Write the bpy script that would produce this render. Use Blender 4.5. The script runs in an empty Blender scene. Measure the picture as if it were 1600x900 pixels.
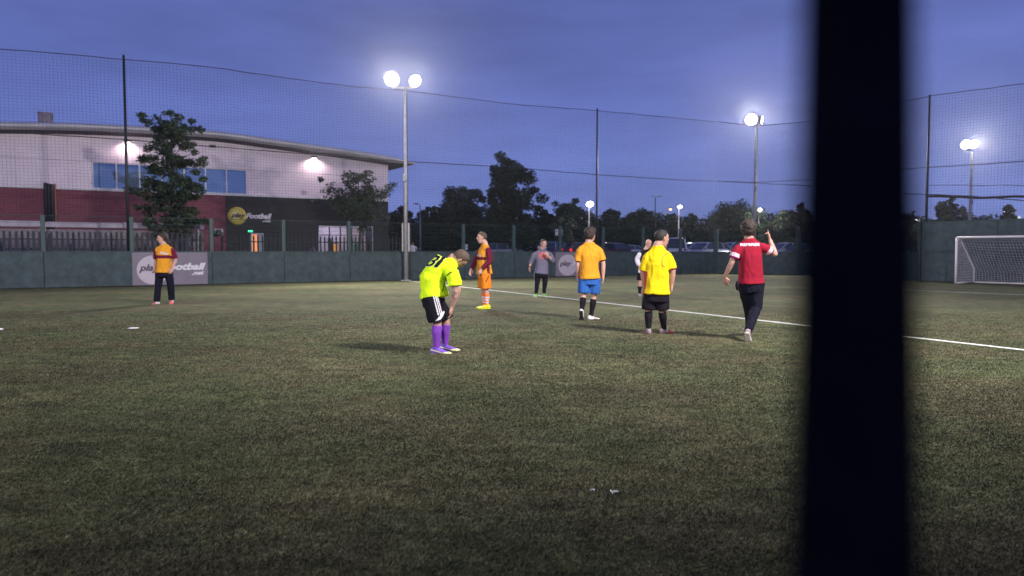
import bpy, bmesh, math, random
import numpy as np
from mathutils import Vector, Matrix, noise
from mathutils.bvhtree import BVHTree

random.seed(7)
rng = np.random.default_rng(7)
V = Vector
scene = bpy.context.scene
COL = scene.collection

# ------------------------------------------------------------------ camera
F = 1150.0            # focal length in pixels of the 1600 px wide photograph
HC = 1.33             # camera height
PITCH = math.atan((450 - 393) / F)
cam_d = bpy.data.cameras.new('camera')
cam = bpy.data.objects.new('camera', cam_d)
COL.objects.link(cam)
cam.location = (0, 0, HC)
cam.rotation_euler = (math.pi / 2 - PITCH, 0, 0)
cam_d.sensor_width = 36
cam_d.lens = 36 * F / 1600
cam_d.clip_start = 0.02
cam_d.clip_end = 4000
cam_d.dof.use_dof = True
cam_d.dof.focus_distance = 7.5
cam_d.dof.aperture_fstop = 2.1
scene.camera = cam

# ------------------------------------------------------------------ exposure
vs = scene.view_settings
vs.view_transform = 'Standard'
vs.look = 'None'
vs.exposure = 0
vs.gamma = 1
scene.render.engine = 'CYCLES'
scene.cycles.max_bounces = 5
scene.cycles.diffuse_bounces = 3
scene.cycles.glossy_bounces = 3
scene.cycles.transmission_bounces = 4
scene.cycles.transparent_max_bounces = 8
scene.cycles.sample_clamp_indirect = 4
scene.cycles.caustics_reflective = False
scene.cycles.caustics_refractive = False
try:
    scene.cycles.use_denoising = True
    scene.cycles.denoiser = 'OPENIMAGEDENOISE'
except Exception:
    pass

# ------------------------------------------------------------------ dusk sky
world = bpy.data.worlds.new('World')
scene.world = world
world.use_nodes = True
nt = world.node_tree
nt.nodes.clear()
def NN(t, typ, **kw):
    n = t.nodes.new(typ)
    for k, v in kw.items():
        setattr(n, k, v)
    return n
out = NN(nt, 'ShaderNodeOutputWorld')
bg = NN(nt, 'ShaderNodeBackground')
tc = NN(nt, 'ShaderNodeTexCoord')
sx = NN(nt, 'ShaderNodeSeparateXYZ')
nt.links.new(tc.outputs['Generated'], sx.inputs[0])
# a sun below the horizon: the after-glow sky
sky = NN(nt, 'ShaderNodeTexSky', sky_type='NISHITA', sun_disc=False)
sky.sun_elevation = math.radians(-4)
sky.sun_rotation = math.radians(200)
ramp = NN(nt, 'ShaderNodeValToRGB')
nt.links.new(sx.outputs['Z'], ramp.inputs[0])
SKY = [(0.0, (.185, .245, .57)), (.08, (.158, .215, .56)), (.20, (.122, .166, .475)), (.36, (.088, .118, .35)), (.7, (.066, .088, .27)), (1.0, (.058, .076, .23))]
el = ramp.color_ramp.elements
while len(el) < len(SKY):
    el.new(.5)
for e, (p_, c_) in zip(el, SKY):
    e.position = p_
    e.color = (*c_, 1)
mp = NN(nt, 'ShaderNodeMapping')
mp.inputs['Scale'].default_value = (1.5, 1.5, 7.0)
mp.inputs['Rotation'].default_value = (.12, .22, .3)
nz = NN(nt, 'ShaderNodeTexNoise')
nz.inputs['Scale'].default_value = 1.7
nz.inputs['Detail'].default_value = 5
nz.inputs['Roughness'].default_value = .55
nt.links.new(tc.outputs['Generated'], mp.inputs[0])
nt.links.new(mp.outputs[0], nz.inputs['Vector'])
mr = NN(nt, 'ShaderNodeMapRange')
mr.inputs['From Min'].default_value = .3
mr.inputs['From Max'].default_value = .7
mr.inputs['To Min'].default_value = .80
mr.inputs['To Max'].default_value = 1.20
nt.links.new(nz.outputs['Fac'], mr.inputs['Value'])
mul = NN(nt, 'ShaderNodeVectorMath', operation='SCALE')
nt.links.new(ramp.outputs[0], mul.inputs[0])
nt.links.new(mr.outputs[0], mul.inputs['Scale'])
skm = NN(nt, 'ShaderNodeVectorMath', operation='SCALE')
skm.inputs['Scale'].default_value = .02
nt.links.new(sky.outputs[0], skm.inputs[0])
addn = NN(nt, 'ShaderNodeVectorMath', operation='ADD')
nt.links.new(mul.outputs[0], addn.inputs[0])
nt.links.new(skm.outputs[0], addn.inputs[1])
nt.links.new(addn.outputs[0], bg.inputs[0])
bg.inputs[1].default_value = 1.0
nt.links.new(bg.outputs[0], out.inputs[0])

# ------------------------------------------------------------------ pixel -> place helpers
cp, sp = math.cos(PITCH), math.sin(PITCH)
def ray(x, y):
    u, v = (x - 800) / F, -(y - 450) / F
    return V((u, cp + v * sp, -sp + v * cp))
def G(x, y, z=0.0):
    """ground point (height z) seen at photo pixel x, y"""
    r = ray(x, y)
    t = (z - HC) / r.z
    return V((0, 0, HC)) + r * t
def P(x, y, Y):
    """point at world depth Y seen at photo pixel x, y"""
    r = ray(x, y)
    return V((0, 0, HC)) + r * (Y / r.y)

# ------------------------------------------------------------------ object helpers
def tag(o, label=None, cat=None, group=None, kind=None):
    if label: o['label'] = label
    if cat: o['category'] = cat
    if group: o['group'] = group
    if kind: o['kind'] = kind
    return o
def empty(name, loc=(0, 0, 0), rz=0.0, **kw):
    o = bpy.data.objects.new(name, None)
    COL.objects.link(o)
    o.location = loc
    o.rotation_euler = (0, 0, rz)
    o.empty_display_size = .2
    return tag(o, **kw)
def link_mesh(name, me, mats=None, parent=None, loc=None, **kw):
    o = bpy.data.objects.new(name, me)
    COL.objects.link(o)
    if mats is not None:
        for m in (mats if isinstance(mats, (list, tuple)) else [mats]):
            me.materials.append(m)
    if parent is not None: o.parent = parent
    if loc is not None: o.location = loc
    return tag(o, **kw)
def smooth(me, on=True):
    me.polygons.foreach_set('use_smooth', [on] * len(me.polygons))

class MB:
    """collects simple solids and links them as one mesh"""
    def __init__(s):
        s.v, s.f, s.sm, s.mi, s.cur = [], [], [], [], 0
    def add(s, vs_, fs_, sm=False):
        b = len(s.v)
        s.v += [tuple(p) for p in vs_]
        s.f += [tuple(b + i for i in f) for f in fs_]
        s.sm += [sm] * len(fs_)
        s.mi += [s.cur] * len(fs_)
        return s
    def box(s, x0, x1, y0, y1, z0, z1):
        p = [(x, y, z) for z in (z0, z1) for y in (y0, y1) for x in (x0, x1)]
        return s.add(p, [(0, 2, 3, 1), (4, 5, 7, 6), (0, 1, 5, 4), (2, 6, 7, 3), (0, 4, 6, 2), (1, 3, 7, 5)])
    def bbox(s, x0, x1, y0, y1, z0, z1, b=.01):
        """box with bevelled long edges"""
        lo = [(x0 + b, y0), (x1 - b, y0), (x1, y0 + b), (x1, y1 - b), (x1 - b, y1), (x0 + b, y1), (x0, y1 - b), (x0, y0 + b)]
        ins = [((x - (x0 + x1) / 2) * (1 - b / max(x1 - x0, 1e-6) * 2) + (x0 + x1) / 2, (y - (y0 + y1) / 2) * (1 - b / max(y1 - y0, 1e-6) * 2) + (y0 + y1) / 2) for x, y in lo]
        rings = [[(x, y, z0) for x, y in ins], [(x, y, z0 + b) for x, y in lo], [(x, y, z1 - b) for x, y in lo], [(x, y, z1) for x, y in ins]]
        vv = [p for r in rings for p in r]
        ff = [tuple(range(7, -1, -1)), tuple(range(24, 32))]
        for k in range(3):
            for i in range(8):
                j = (i + 1) % 8
                ff.append((k * 8 + i, k * 8 + j, k * 8 + 8 + j, k * 8 + 8 + i))
        return s.add(vv, ff)
    def beam(s, a, b, w, h, up=(0, 0, 1)):
        """rectangular bar from a to b: width w sideways, h along up"""
        a, b, up = V(a), V(b), V(up)
        t = (b - a).normalized()
        sd = t.cross(up)
        if sd.length < 1e-5: sd = t.cross(V((1, 0, 0)))
        sd.normalize()
        u = sd.cross(t).normalized()
        vv = [p + sd * (i * w / 2) + u * (j * h / 2) for p in (a, b) for i, j in ((-1, -1), (1, -1), (1, 1), (-1, 1))]
        return s.add(vv, [(3, 2, 1, 0), (4, 5, 6, 7), (0, 1, 5, 4), (1, 2, 6, 5), (2, 3, 7, 6), (3, 0, 4, 7)])
    def tube(s, pts, r, n=8, caps=True, sm=True):
        pts = [V(p) for p in pts]
        rs = r if isinstance(r, (list, tuple)) else [r] * len(pts)
        vv, ff = [], []
        ref = None
        for k, p in enumerate(pts):
            t = (pts[min(k + 1, len(pts) - 1)] - pts[max(k - 1, 0)]).normalized()
            if ref is None:
                ref = t.cross(V((0, 0, 1)))
                if ref.length < 1e-3: ref = t.cross(V((1, 0, 0)))
            ref = (ref - t * ref.dot(t)).normalized()
            w = t.cross(ref)
            for i in range(n):
                a = 2 * math.pi * i / n
                vv.append(p + (ref * math.cos(a) + w * math.sin(a)) * rs[k])
        for k in range(len(pts) - 1):
            for i in range(n):
                j = (i + 1) % n
                ff.append((k * n + i, k * n + j, k * n + n + j, k * n + n + i))
        if caps and n > 2:
            ff.append(tuple(range(n - 1, -1, -1)))
            ff.append(tuple(range((len(pts) - 1) * n, len(pts) * n)))
        return s.add(vv, ff, sm)
    def lathe(s, prof, n=16, c=(0, 0, 0), axis=None, sm=True):
        """profile [(r, z)] turned about an axis through c"""
        ax = V(axis).normalized() if axis is not None else V((0, 0, 1))
        q = V((0, 0, 1)).rotation_difference(ax)
        vv = [V(c) + q @ V((r * math.cos(2 * math.pi * i / n), r * math.sin(2 * math.pi * i / n), z)) for r, z in prof for i in range(n)]
        ff = []
        for k in range(len(prof) - 1):
            for i in range(n):
                j = (i + 1) % n
                ff.append((k * n + i, k * n + j, k * n + n + j, k * n + n + i))
        ff.append(tuple(range(n - 1, -1, -1)))
        ff.append(tuple(range((len(prof) - 1) * n, len(prof) * n)))
        return s.add(vv, ff, sm)
    def ball(s, c, r, n=12, m=8, M=None):
        rx, ry, rz = r if isinstance(r, (tuple, list)) else (r, r, r)
        vv, ff = [], []
        c = V(c)
        for k in range(m + 1):
            ph = math.pi * k / m
            for i in range(n):
                th = 2 * math.pi * i / n
                p = V((rx * math.sin(ph) * math.cos(th), ry * math.sin(ph) * math.sin(th), rz * math.cos(ph)))
                if M is not None: p = M @ p
                vv.append(c + p)
        for k in range(m):
            for i in range(n):
                j = (i + 1) % n
                ff.append((k * n + i, k * n + n + i, k * n + n + j, k * n + j))
        return s.add(vv, ff, True)
    def mesh(s, name):
        me = bpy.data.meshes.new(name)
        me.from_pydata(s.v, [], s.f)
        me.polygons.foreach_set('use_smooth', s.sm)
        me.polygons.foreach_set('material_index', s.mi)
        me.update()
        return me
    def build(s, name, mats=None, parent=None, **kw):
        return link_mesh(name, s.mesh(name), mats, parent, **kw)

def copy_tree(o, parent=None):
    c = o.copy()
    COL.objects.link(c)
    if parent is not None: c.parent = parent
    for ch in list(o.children):
        copy_tree(ch, c)
    return c

def cloud_mesh(name, verts, faces, mats, midx=None, parent=None, sm=False, **kw):
    """fast mesh from numpy arrays (all faces the same size)"""
    me = bpy.data.meshes.new(name)
    n, k = faces.shape
    me.vertices.add(len(verts))
    me.vertices.foreach_set('co', verts.astype(np.float32).ravel())
    me.loops.add(n * k)
    me.loops.foreach_set('vertex_index', faces.astype(np.int32).ravel())
    me.polygons.add(n)
    me.polygons.foreach_set('loop_start', np.arange(0, n * k, k, dtype=np.int32))
    me.polygons.foreach_set('loop_total', np.full(n, k, dtype=np.int32))
    if midx is not None: me.polygons.foreach_set('material_index', midx.astype(np.int32))
    me.update(calc_edges=True)
    me.validate()
    return link_mesh(name, me, mats, parent, **kw)

# ------------------------------------------------------------------ materials
def mat(name, col, rough=.7, metal=0.0, var=.12, scale=6.0, bump=.0, bscale=40.0, bdist=.01, spec=.5, col2=None, stretch=(1, 1, 1), sheen=0):
    m = bpy.data.materials.new(name)
    m.use_nodes = True
    t = m.node_tree
    b = t.nodes['Principled BSDF']
    b.inputs['Roughness'].default_value = rough
    b.inputs['Metallic'].default_value = metal
    b.inputs['Specular IOR Level'].default_value = spec
    if sheen:
        b.inputs['Sheen Weight'].default_value = sheen
    tcn = NN(t, 'ShaderNodeTexCoord')
    mpn = NN(t, 'ShaderNodeMapping')
    mpn.inputs['Scale'].default_value = stretch
    t.links.new(tcn.outputs['Object'], mpn.inputs[0])
    n1 = NN(t, 'ShaderNodeTexNoise')
    n1.inputs['Scale'].default_value = scale
    n1.inputs['Detail'].default_value = 6
    n1.inputs['Roughness'].default_value = .6
    t.links.new(mpn.outputs[0], n1.inputs['Vector'])
    cr = NN(t, 'ShaderNodeValToRGB')
    c0 = [max(0, c * (1 - var)) for c in col]
    c1 = [min(1, c * (1 + var)) for c in (col2 or col)]
    cr.color_ramp.elements[0].position = .32
    cr.color_ramp.elements[1].position = .68
    cr.color_ramp.elements[0].color = (*c0, 1)
    cr.color_ramp.elements[1].color = (*c1, 1)
    t.links.new(n1.outputs['Fac'], cr.inputs[0])
    t.links.new(cr.outputs[0], b.inputs['Base Color'])
    if bump:
        n2 = NN(t, 'ShaderNodeTexNoise')
        n2.inputs['Scale'].default_value = bscale
        n2.inputs['Detail'].default_value = 4
        t.links.new(mpn.outputs[0], n2.inputs['Vector'])
        bp = NN(t, 'ShaderNodeBump')
        bp.inputs['Strength'].default_value = bump
        bp.inputs['Distance'].default_value = bdist
        t.links.new(n2.outputs['Fac'], bp.inputs['Height'])
        t.links.new(bp.outputs[0], b.inputs['Normal'])
    return m
def emis(name, col, strength):
    m = bpy.data.materials.new(name)
    m.use_nodes = True
    t = m.node_tree
    b = t.nodes['Principled BSDF']
    b.inputs['Base Color'].default_value = (*col, 1)
    b.inputs['Emission Color'].default_value = (*col, 1)
    b.inputs['Emission Strength'].default_value = strength
    return m
def glass(name, col=(.02, .025, .03), rough=.05):
    m = mat(name, col, rough, var=.05, spec=.9)
    return m

M = dict(
    board=mat('painted_board', (.042, .064, .070), .7, var=.2, scale=3.5, bump=.35, bscale=90, bdist=.004, col2=(.052, .080, .092)),
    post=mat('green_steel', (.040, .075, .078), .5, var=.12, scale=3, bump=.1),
    wire=mat('green_wire', (.022, .042, .048), .6),
    galv=mat('galvanised', (.42, .40, .43), .5, .35, var=.16, scale=5, bump=.1),
    galvcover=mat('pale_cover', (.50, .47, .50), .6, .1, var=.1, scale=6),
    darksteel=mat('dark_steel', (.02, .024, .03), .5, .3),
    net=mat('net_cord', (.022, .024, .034), .8),
    rope=mat('dark_rope', (.03, .025, .035), .8),
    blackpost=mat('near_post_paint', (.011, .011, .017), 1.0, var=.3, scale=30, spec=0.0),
    white=mat('white_line_paint', (.74, .74, .74), .8, var=.1, scale=14, bump=.4, bscale=120),
    goal=mat('goal_white', (.92, .84, .86), .4, var=.05),
    goalnet=mat('goal_net', (.72, .66, .72), .8, var=.05),
    asphalt=mat('asphalt', (.045, .046, .05), .9, var=.25, scale=3, bump=.4, bscale=60),
    earth=mat('rough_ground', (.03, .045, .022), .95, var=.35, scale=.8, bump=.6, bscale=8, bdist=.05),
    clad=mat('pale_cladding', (.68, .57, .68), .5, .1, var=.05, scale=1.2),
    clad2=mat('pale_cladding_b', (.69, .58, .69), .5, .1, var=.05, scale=1.4),
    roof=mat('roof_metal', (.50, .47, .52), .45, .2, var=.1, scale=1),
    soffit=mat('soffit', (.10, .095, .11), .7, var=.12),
    blackclad=mat('black_cladding', (.008, .007, .013), .6, var=.3, scale=2),
    frame=mat('window_frame', (.62, .60, .66), .5),
    wdark=mat('frame_dark', (.06, .06, .07), .5),
    block=mat('grey_block', (.26, .22, .27), .85, var=.25, scale=5, bump=.4, bscale=30),
    fascia=mat('pale_fascia', (.42, .37, .45), .7, var=.2, scale=3),
    pale=mat('palisade_paint', (.018, .020, .030), .6),
    pipe=mat('flue_dark', (.035, .033, .042), .5, .4),
    pipeb=mat('pipe_brown', (.30, .13, .09), .6),
    banner=mat('banner_grey', (.235, .200, .255), .7, var=.08, scale=2, bump=.15, bscale=4, bdist=.02),
    bannerc=mat('banner_disc', (.58, .50, .58), .7, var=.05),
    bletter=mat('banner_dark_letter', (.10, .07, .10), .7),
    wletter=mat('white_letter', (.80, .74, .82), .6, var=.04),
    signy=mat('sign_yellow', (.62, .50, .09), .35, var=.08, scale=2),
    signb=mat('sign_black', (.01, .01, .01), .4),
    bark=mat('bark', (.06, .045, .035), .9, var=.3, scale=12, bump=.6, bscale=25, bdist=.02),
    leafa=mat('leaf_a', (.034, .058, .028), .6, var=.3, scale=2),
    leafb=mat('leaf_b', (.050, .080, .036), .6, var=.3, scale=2),
    leafc=mat('leaf_c', (.020, .036, .022), .7, var=.3, scale=2),
    leafd=mat('leaf_olive', (.075, .085, .035), .6, var=.3, scale=2),
    rubber=mat('rubber', (.015, .015, .016), .8),
    alloy=mat('alloy', (.5, .5, .52), .3, .8),
    carglass=glass('car_glass', (.04, .05, .08)),
    chrome=mat('chrome', (.6, .6, .6), .2, .9),
    lamp_body=mat('lamp_housing', (.30, .30, .32), .5, .5),
)
E = dict(
    flood=emis('flood_lens', (1, .97, .95), 30),
    halo1=emis('glow_ring_bright', (1, .93, 1.0), 1.6),  # fading emission colours that stand in for glare round the flood lenses
    halo2=emis('glow_ring_mid', (.92, .80, 1.0), .75),
    halo3=emis('glow_ring_rim', (.50, .46, .85), .55),
    cool=emis('lamp_cool', (1, .95, 1.0), 12),
    warm=emis('lamp_warm', (1, .52, .22), 5),
    wall=emis('wall_lamp', (1, .90, .88), 12),
    red=emis('tail_light', (1, .03, .03), 1.2),
    green=emis('exit_light', (.05, .9, .45), 1.6),
    strip=emis('ceiling_strip', (1, .88, .80), 1.5),
)
def window_glass():
    m = bpy.data.materials.new('upper_window_glass')
    m.use_nodes = True
    b = m.node_tree.nodes['Principled BSDF']
    b.inputs['Base Color'].default_value = (.30, .44, .62, 1)
    b.inputs['Roughness'].default_value = .015
    b.inputs['Metallic'].default_value = .6
    b.inputs['Specular IOR Level'].default_value = 1
    return m
M['winglass'] = window_glass()
def clear_glass():
    m = bpy.data.materials.new('clear_glass')
    m.use_nodes = True
    t = m.node_tree
    o = t.nodes['Material Output']
    tr = NN(t, 'ShaderNodeBsdfTransparent')
    tr.inputs[0].default_value = (.82, .86, .9, 1)
    gl = NN(t, 'ShaderNodeBsdfGlossy')
    gl.inputs['Roughness'].default_value = .04
    fr = NN(t, 'ShaderNodeFresnel')
    mx = NN(t, 'ShaderNodeMixShader')
    t.links.new(fr.outputs[0], mx.inputs[0])
    t.links.new(tr.outputs[0], mx.inputs[1])
    t.links.new(gl.outputs[0], mx.inputs[2])
    t.links.new(mx.outputs[0], o.inputs[0])
    return m
M['clearglass'] = clear_glass()
def brick_mat():
    m = mat('red_brick', (.20, .06, .07), .85)
    t = m.node_tree
    b = t.nodes['Principled BSDF']
    tcn = NN(t, 'ShaderNodeTexCoord')
    mpn = NN(t, 'ShaderNodeMapping')
    mpn.inputs['Rotation'].default_value = (math.pi / 2, 0, 0)
    br = NN(t, 'ShaderNodeTexBrick')
    br.inputs['Color1'].default_value = (.30, .055, .075, 1)
    br.inputs['Color2'].default_value = (.20, .036, .055, 1)
    br.inputs['Mortar'].default_value = (.22, .13, .17, 1)
    br.inputs['Scale'].default_value = 1
    br.inputs['Brick Width'].default_value = .225
    br.inputs['Row Height'].default_value = .075
    br.inputs['Mortar Size'].default_value = .011
    t.links.new(tcn.outputs['Object'], mpn.inputs[0])
    t.links.new(mpn.outputs[0], br.inputs['Vector'])
    t.links.new(br.outputs['Color'], b.inputs['Base Color'])
    bp = NN(t, 'ShaderNodeBump')
    bp.inputs['Distance'].default_value = .008
    bp.invert = True
    t.links.new(br.outputs['Fac'], bp.inputs['Height'])
    t.links.new(bp.outputs[0], b.inputs['Normal'])
    return m
M['brick'] = brick_mat()

def turf_mat(name='artificial_turf', tint=(1, 1, 1), isblade=False):
    m = bpy.data.materials.new(name)
    m.use_nodes = True
    t = m.node_tree
    b = t.nodes['Principled BSDF']
    b.inputs['Roughness'].default_value = .95
    b.inputs['Specular IOR Level'].default_value = .15
    tcn = NN(t, 'ShaderNodeTexCoord')
    def noise_(scale, detail=4, rough=.6, st=(1, 1, 1), rot=0):
        mpn = NN(t, 'ShaderNodeMapping')
        mpn.inputs['Scale'].default_value = st
        mpn.inputs['Rotation'].default_value = (0, 0, rot)
        t.links.new(tcn.outputs['Object'], mpn.inputs[0])
        n = NN(t, 'ShaderNodeTexNoise')
        n.inputs['Scale'].default_value = scale
        n.inputs['Detail'].default_value = detail
        n.inputs['Roughness'].default_value = rough
        t.links.new(mpn.outputs[0], n.inputs['Vector'])
        return n
    def ramp_(src, p0, c0, p1, c1):
        r = NN(t, 'ShaderNodeValToRGB')
        r.color_ramp.elements[0].position = p0
        r.color_ramp.elements[1].position = p1
        r.color_ramp.elements[0].color = (*c0, 1)
        r.color_ramp.elements[1].color = (*c1, 1)
        t.links.new(src.outputs['Fac'], r.inputs[0])
        return r
    big = ramp_(noise_(.55, 5, .6), .40, tuple(a * b for a, b in zip((.156, .146, .092), tint)), .60, tuple(a * b for a, b in zip((.126, .146, .080), tint)))      # brown and green patches
    mid = ramp_(noise_(2.6, 6, .7, (1, 1.8, 1), .6), .36, (.62, .62, .63), .66, (1.26, 1.26, 1.22))   # trodden streaks
    scuff = ramp_(noise_(1.1, 7, .72, (1, 2.2, 1), 1.0), .52, (1, 1, 1), .74, (1.5, 1.45, 1.35))
    grain = ramp_(noise_(14, 5, .85, (1, 1.6, 1)), .36, (.62, .62, .62), .64, (1.36, 1.36, 1.32))
    fine = ramp_(noise_(75, 3, .8), .32, (.25, .25, .27), .70, (1.75, 1.70, 1.55))
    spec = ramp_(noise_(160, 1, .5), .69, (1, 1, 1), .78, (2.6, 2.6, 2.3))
    prev = big
    huge = ramp_(noise_(.22, 4, .6, (1, 1.5, 1), .3), .36, (.70, .70, .72), .66, (1.22, 1.22, 1.18))
    for r in ((huge, mid, scuff, grain) if isblade else (huge, mid, scuff, grain, fine, spec)):
        mx = NN(t, 'ShaderNodeMix', data_type='RGBA', blend_type='MULTIPLY')
        mx.inputs[0].default_value = 1
        t.links.new(prev.outputs[2] if prev.bl_idname == 'ShaderNodeMix' else prev.outputs[0], mx.inputs[6])
        t.links.new(r.outputs[0], mx.inputs[7])
        prev = mx
    t.links.new(prev.outputs[2], b.inputs['Base Color'])
    bn = noise_(70, 4, .8)
    bp = NN(t, 'ShaderNodeBump')
    bp.inputs['Strength'].default_value = .9
    bp.inputs['Distance'].default_value = .025
    t.links.new(bn.outputs['Fac'], bp.inputs['Height'])
    t.links.new(bp.outputs[0], b.inputs['Normal'])
    return m
M['turf'] = turf_mat()
for nm, c in (('blade_a', (.64, .70, .64)), ('blade_b', (.84, .78, .78)), ('blade_c', (.22, .22, .26)), ('blade_d', (1.9, 2.0, 2.4))):
    M[nm] = turf_mat(nm, c, True)

# ------------------------------------------------------------------ layout lines
A = G(0, 451.7); A.z = 0
B = G(1117, 427.3); B.z = 0
U = (B - A).normalized()                       # along the side fence, away to the right
Nn = V((-U.y, U.x, 0))                         # outwards, behind the fence
def on_line(p0, u, x):
    """plan point where the vertical plane of pixel column x meets the line p0 + s*u (horizon row is enough)"""
    r = ray(x, 393)
    k = r.x / r.y
    s = (k * p0.y - p0.x) / (u.x - k * u.y)
    return p0 + u * s, s
C1 = G(1440, 439.3); C1.z = 0
C0 = G(1245, 429.8); C0.z = 0
Eu = (G(1600, 443.0) - C1); Eu.z = 0
Eu = V((U.y, -U.x, 0)) * .75 + Eu.normalized() * .25
Eu.normalize()

# ------------------------------------------------------------------ ground
def sheet(name, pts, z, m, **kw):
    mb = MB()
    mb.add([(p[0], p[1], z) for p in pts], [tuple(range(len(pts)))])
    return mb.build(name, m, **kw)
sheet('ground', [(-640, -540), (640, -540), (640, 740), (-640, 740)], -.03, M['earth'], kind='structure')
far_end = C1 + Eu * 60
p_left = A - U * 45
turf_pts = [p_left + Nn * .1, B + Nn * .1, C0 + V((.2, .2, 0)), C1 + V((.3, .2, 0)), far_end, far_end - U * 90 , V((-50, -25, 0))]
sheet('pitch_turf', turf_pts, 0.0, M['turf'], kind='structure')
# raised ground with the car park beyond the fence
GR = .6
o1 = [p_left + Nn * .35, B + Nn * .35 + U * .1, C0 + V((.35, .35, 0)), C1 + V((.45, .1, 0)), C1 + Eu * 60 + U * .45]
outer = o1 + [V((400, -60, 0)), V((400, 500, 0)), V((-400, 500, 0)), V((-400, o1[0].y - 100, 0))]
mb = MB()
n = len(outer)
mb.add([(p.x, p.y, GR) for p in outer] + [(p.x, p.y, -.02) for p in outer], [tuple(range(n))] + [(i, i + n, (i + 1) % n + n, (i + 1) % n) for i in range(n)])
mb.build('car_park', M['asphalt'], kind='structure')

# pitch lines (sheets 4 mm above the turf)
line_segs = []
def line(name, a, b, w=.10):
    d = (b - a).normalized()
    s = V((-d.y, d.x, 0)) * w / 2
    line_segs.append((a, b, w))
    sheet(name, [a - s, b - s, b + s, a + s], .004, M['white'], kind='structure')
L1a, L1b = G(640, 439.3), G(1600, 547)
line('halfway_line', L1a, L1a + (L1b - L1a) * 1.25, .11)
L2a, L2b = G(1300, 448.6), G(1600, 461)
line('goal_area_line', L2a, L2a + (L2b - L2a) * 1.8, .10)

# grass fibres: dense near the camera, thinning out
def blades():
    N = 900000
    Y = 2.3 + (17.0 - 2.3) * rng.random(N) ** 1.6
    X = (rng.random(N) * 2 - 1) * (Y * .74 + .6)
    keep = np.ones(N, bool)
    for a, b, w in line_segs:
        dx, dy = b.x - a.x, b.y - a.y
        L = math.hypot(dx, dy)
        dist = np.abs((X - a.x) * dy - (Y - a.y) * dx) / L
        keep &= dist > w / 2 + .012
    keep &= rng.random(N) < np.clip((17.0 - Y) / 7.0, 0, 1)
    X, Y = X[keep], Y[keep]
    N = len(X)
    h = .005 + .012 * rng.random(N)
    w = .0012 + .0016 * rng.random(N) + Y * .00025
    an = rng.random(N) * 2 * math.pi
    lean = .004 + .022 * rng.random(N)
    la = .6 + rng.normal(0, 1.3, N)
    v = np.zeros((N, 3, 3), np.float32)
    v[:, 0, 0] = X - np.cos(an) * w; v[:, 0, 1] = Y - np.sin(an) * w
    v[:, 1, 0] = X + np.cos(an) * w; v[:, 1, 1] = Y + np.sin(an) * w
    v[:, 2, 0] = X + np.cos(la) * lean; v[:, 2, 1] = Y + np.sin(la) * lean; v[:, 2, 2] = h
    f = np.arange(N * 3).reshape(N, 3)
    r = rng.random(N)
    ph = np.sin(X * 2.1 + np.sin(Y * 1.3) * 2) * np.sin(Y * 1.7 + X * .6) * .18
    mi = np.where(r < .40 + ph, 0, np.where(r < .66 + ph, 1, np.where(r < .975, 2, 3)))
    cloud_mesh('grass_fibres', v.reshape(-1, 3), f, [M['blade_a'], M['blade_b'], M['blade_c'], M['blade_d']], mi, kind='stuff',
               label='short worn green and brown artificial grass fibres')
blades()

# ------------------------------------------------------------------ text
def text_mesh(s, size=1.0, bold=.02, shear=.25, depth=.0, align='LEFT'):
    cu = bpy.data.curves.new('lettering', 'FONT')
    cu.body = s
    cu.size = size
    cu.offset = bold * size
    cu.shear = shear
    cu.extrude = depth
    cu.align_x = align
    cu.resolution_u = 3
    cu.space_character = .98
    o = bpy.data.objects.new('lettering', cu)
    COL.objects.link(o)
    bpy.context.view_layer.update()
    me = bpy.data.meshes.new_from_object(o.evaluated_get(bpy.context.evaluated_depsgraph_get()))
    bpy.data.objects.remove(o)
    bpy.data.curves.remove(cu)
    me.name = 'lettering'
    return me
def place_text(s, origin, ux, uy, w, h, m, parent, bold=.02, shear=.25, depth=.004, off=0):
    """lettering fitted to a width w and height h, lower left corner at origin"""
    me = text_mesh(s, 1, bold, shear)
    co = np.array([v.co[:] for v in me.vertices])
    mn, mx = co.min(0), co.max(0)
    ux, uy = V(ux).normalized(), V(uy).normalized()
    nrm = ux.cross(uy)
    for v in me.vertices:
        a = (v.co.x - mn[0]) / (mx[0] - mn[0]) * w
        b = (v.co.y - mn[1]) / (mx[1] - mn[1]) * h
        v.co = V(origin) + ux * a + uy * b + nrm * off
    me.update()
    return link_mesh('lettering', me, m, parent)

# ------------------------------------------------------------------ side fence with rebound boards
FH, BH = 2.66, 1.325
post_px = [-72, 0, 68, 201, 324, 435, 537, 627, 707, 788, 865, 935, 1000, 1060, 1117]
_, s_a = on_line(A, U, 68)
_, s_b = on_line(A, U, 1117)
STEP = (s_b - s_a) / 12
posts_s = [s_a + STEP * k for k in range(-4, 13)]
POST_ME = MB().bbox(-.075, .075, -.07, .07, 0, FH, .012).mesh('fence_post')
POST_ME.materials.append(M['post'])
def panel_mesh(L, m=None):
    """weld mesh panel: doubled horizontal wires, close vertical wires"""
    mb = MB()
    k = 0
    z = BH + .06
    while z < FH - .02:
        mb.beam((.08, 0, z), (L - .08, 0, z), .012, .009)
        mb.beam((.08, .012, z), (L - .08, .012, z), .008, .006)
        z += .165
    mb.beam((.08, 0, FH - .02), (L - .08, 0, FH - .02), .02, .02)
    x = .1
    while x < L - .08:
        mb.beam((x, .006, BH), (x, .006, FH - .02), .003, .003, (0, 1, 0))
        x += .05
    me = mb.mesh('mesh_panel')
    me.materials.append(M['wire'])
    return me
fence = empty('pitch_fence', A + U * posts_s[0], math.atan2(U.y, U.x), label='long dark green rebound board fence with mesh top along the far side of the pitch', cat='fence')
base_s = posts_s[0]
pm = panel_mesh(STEP)
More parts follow.
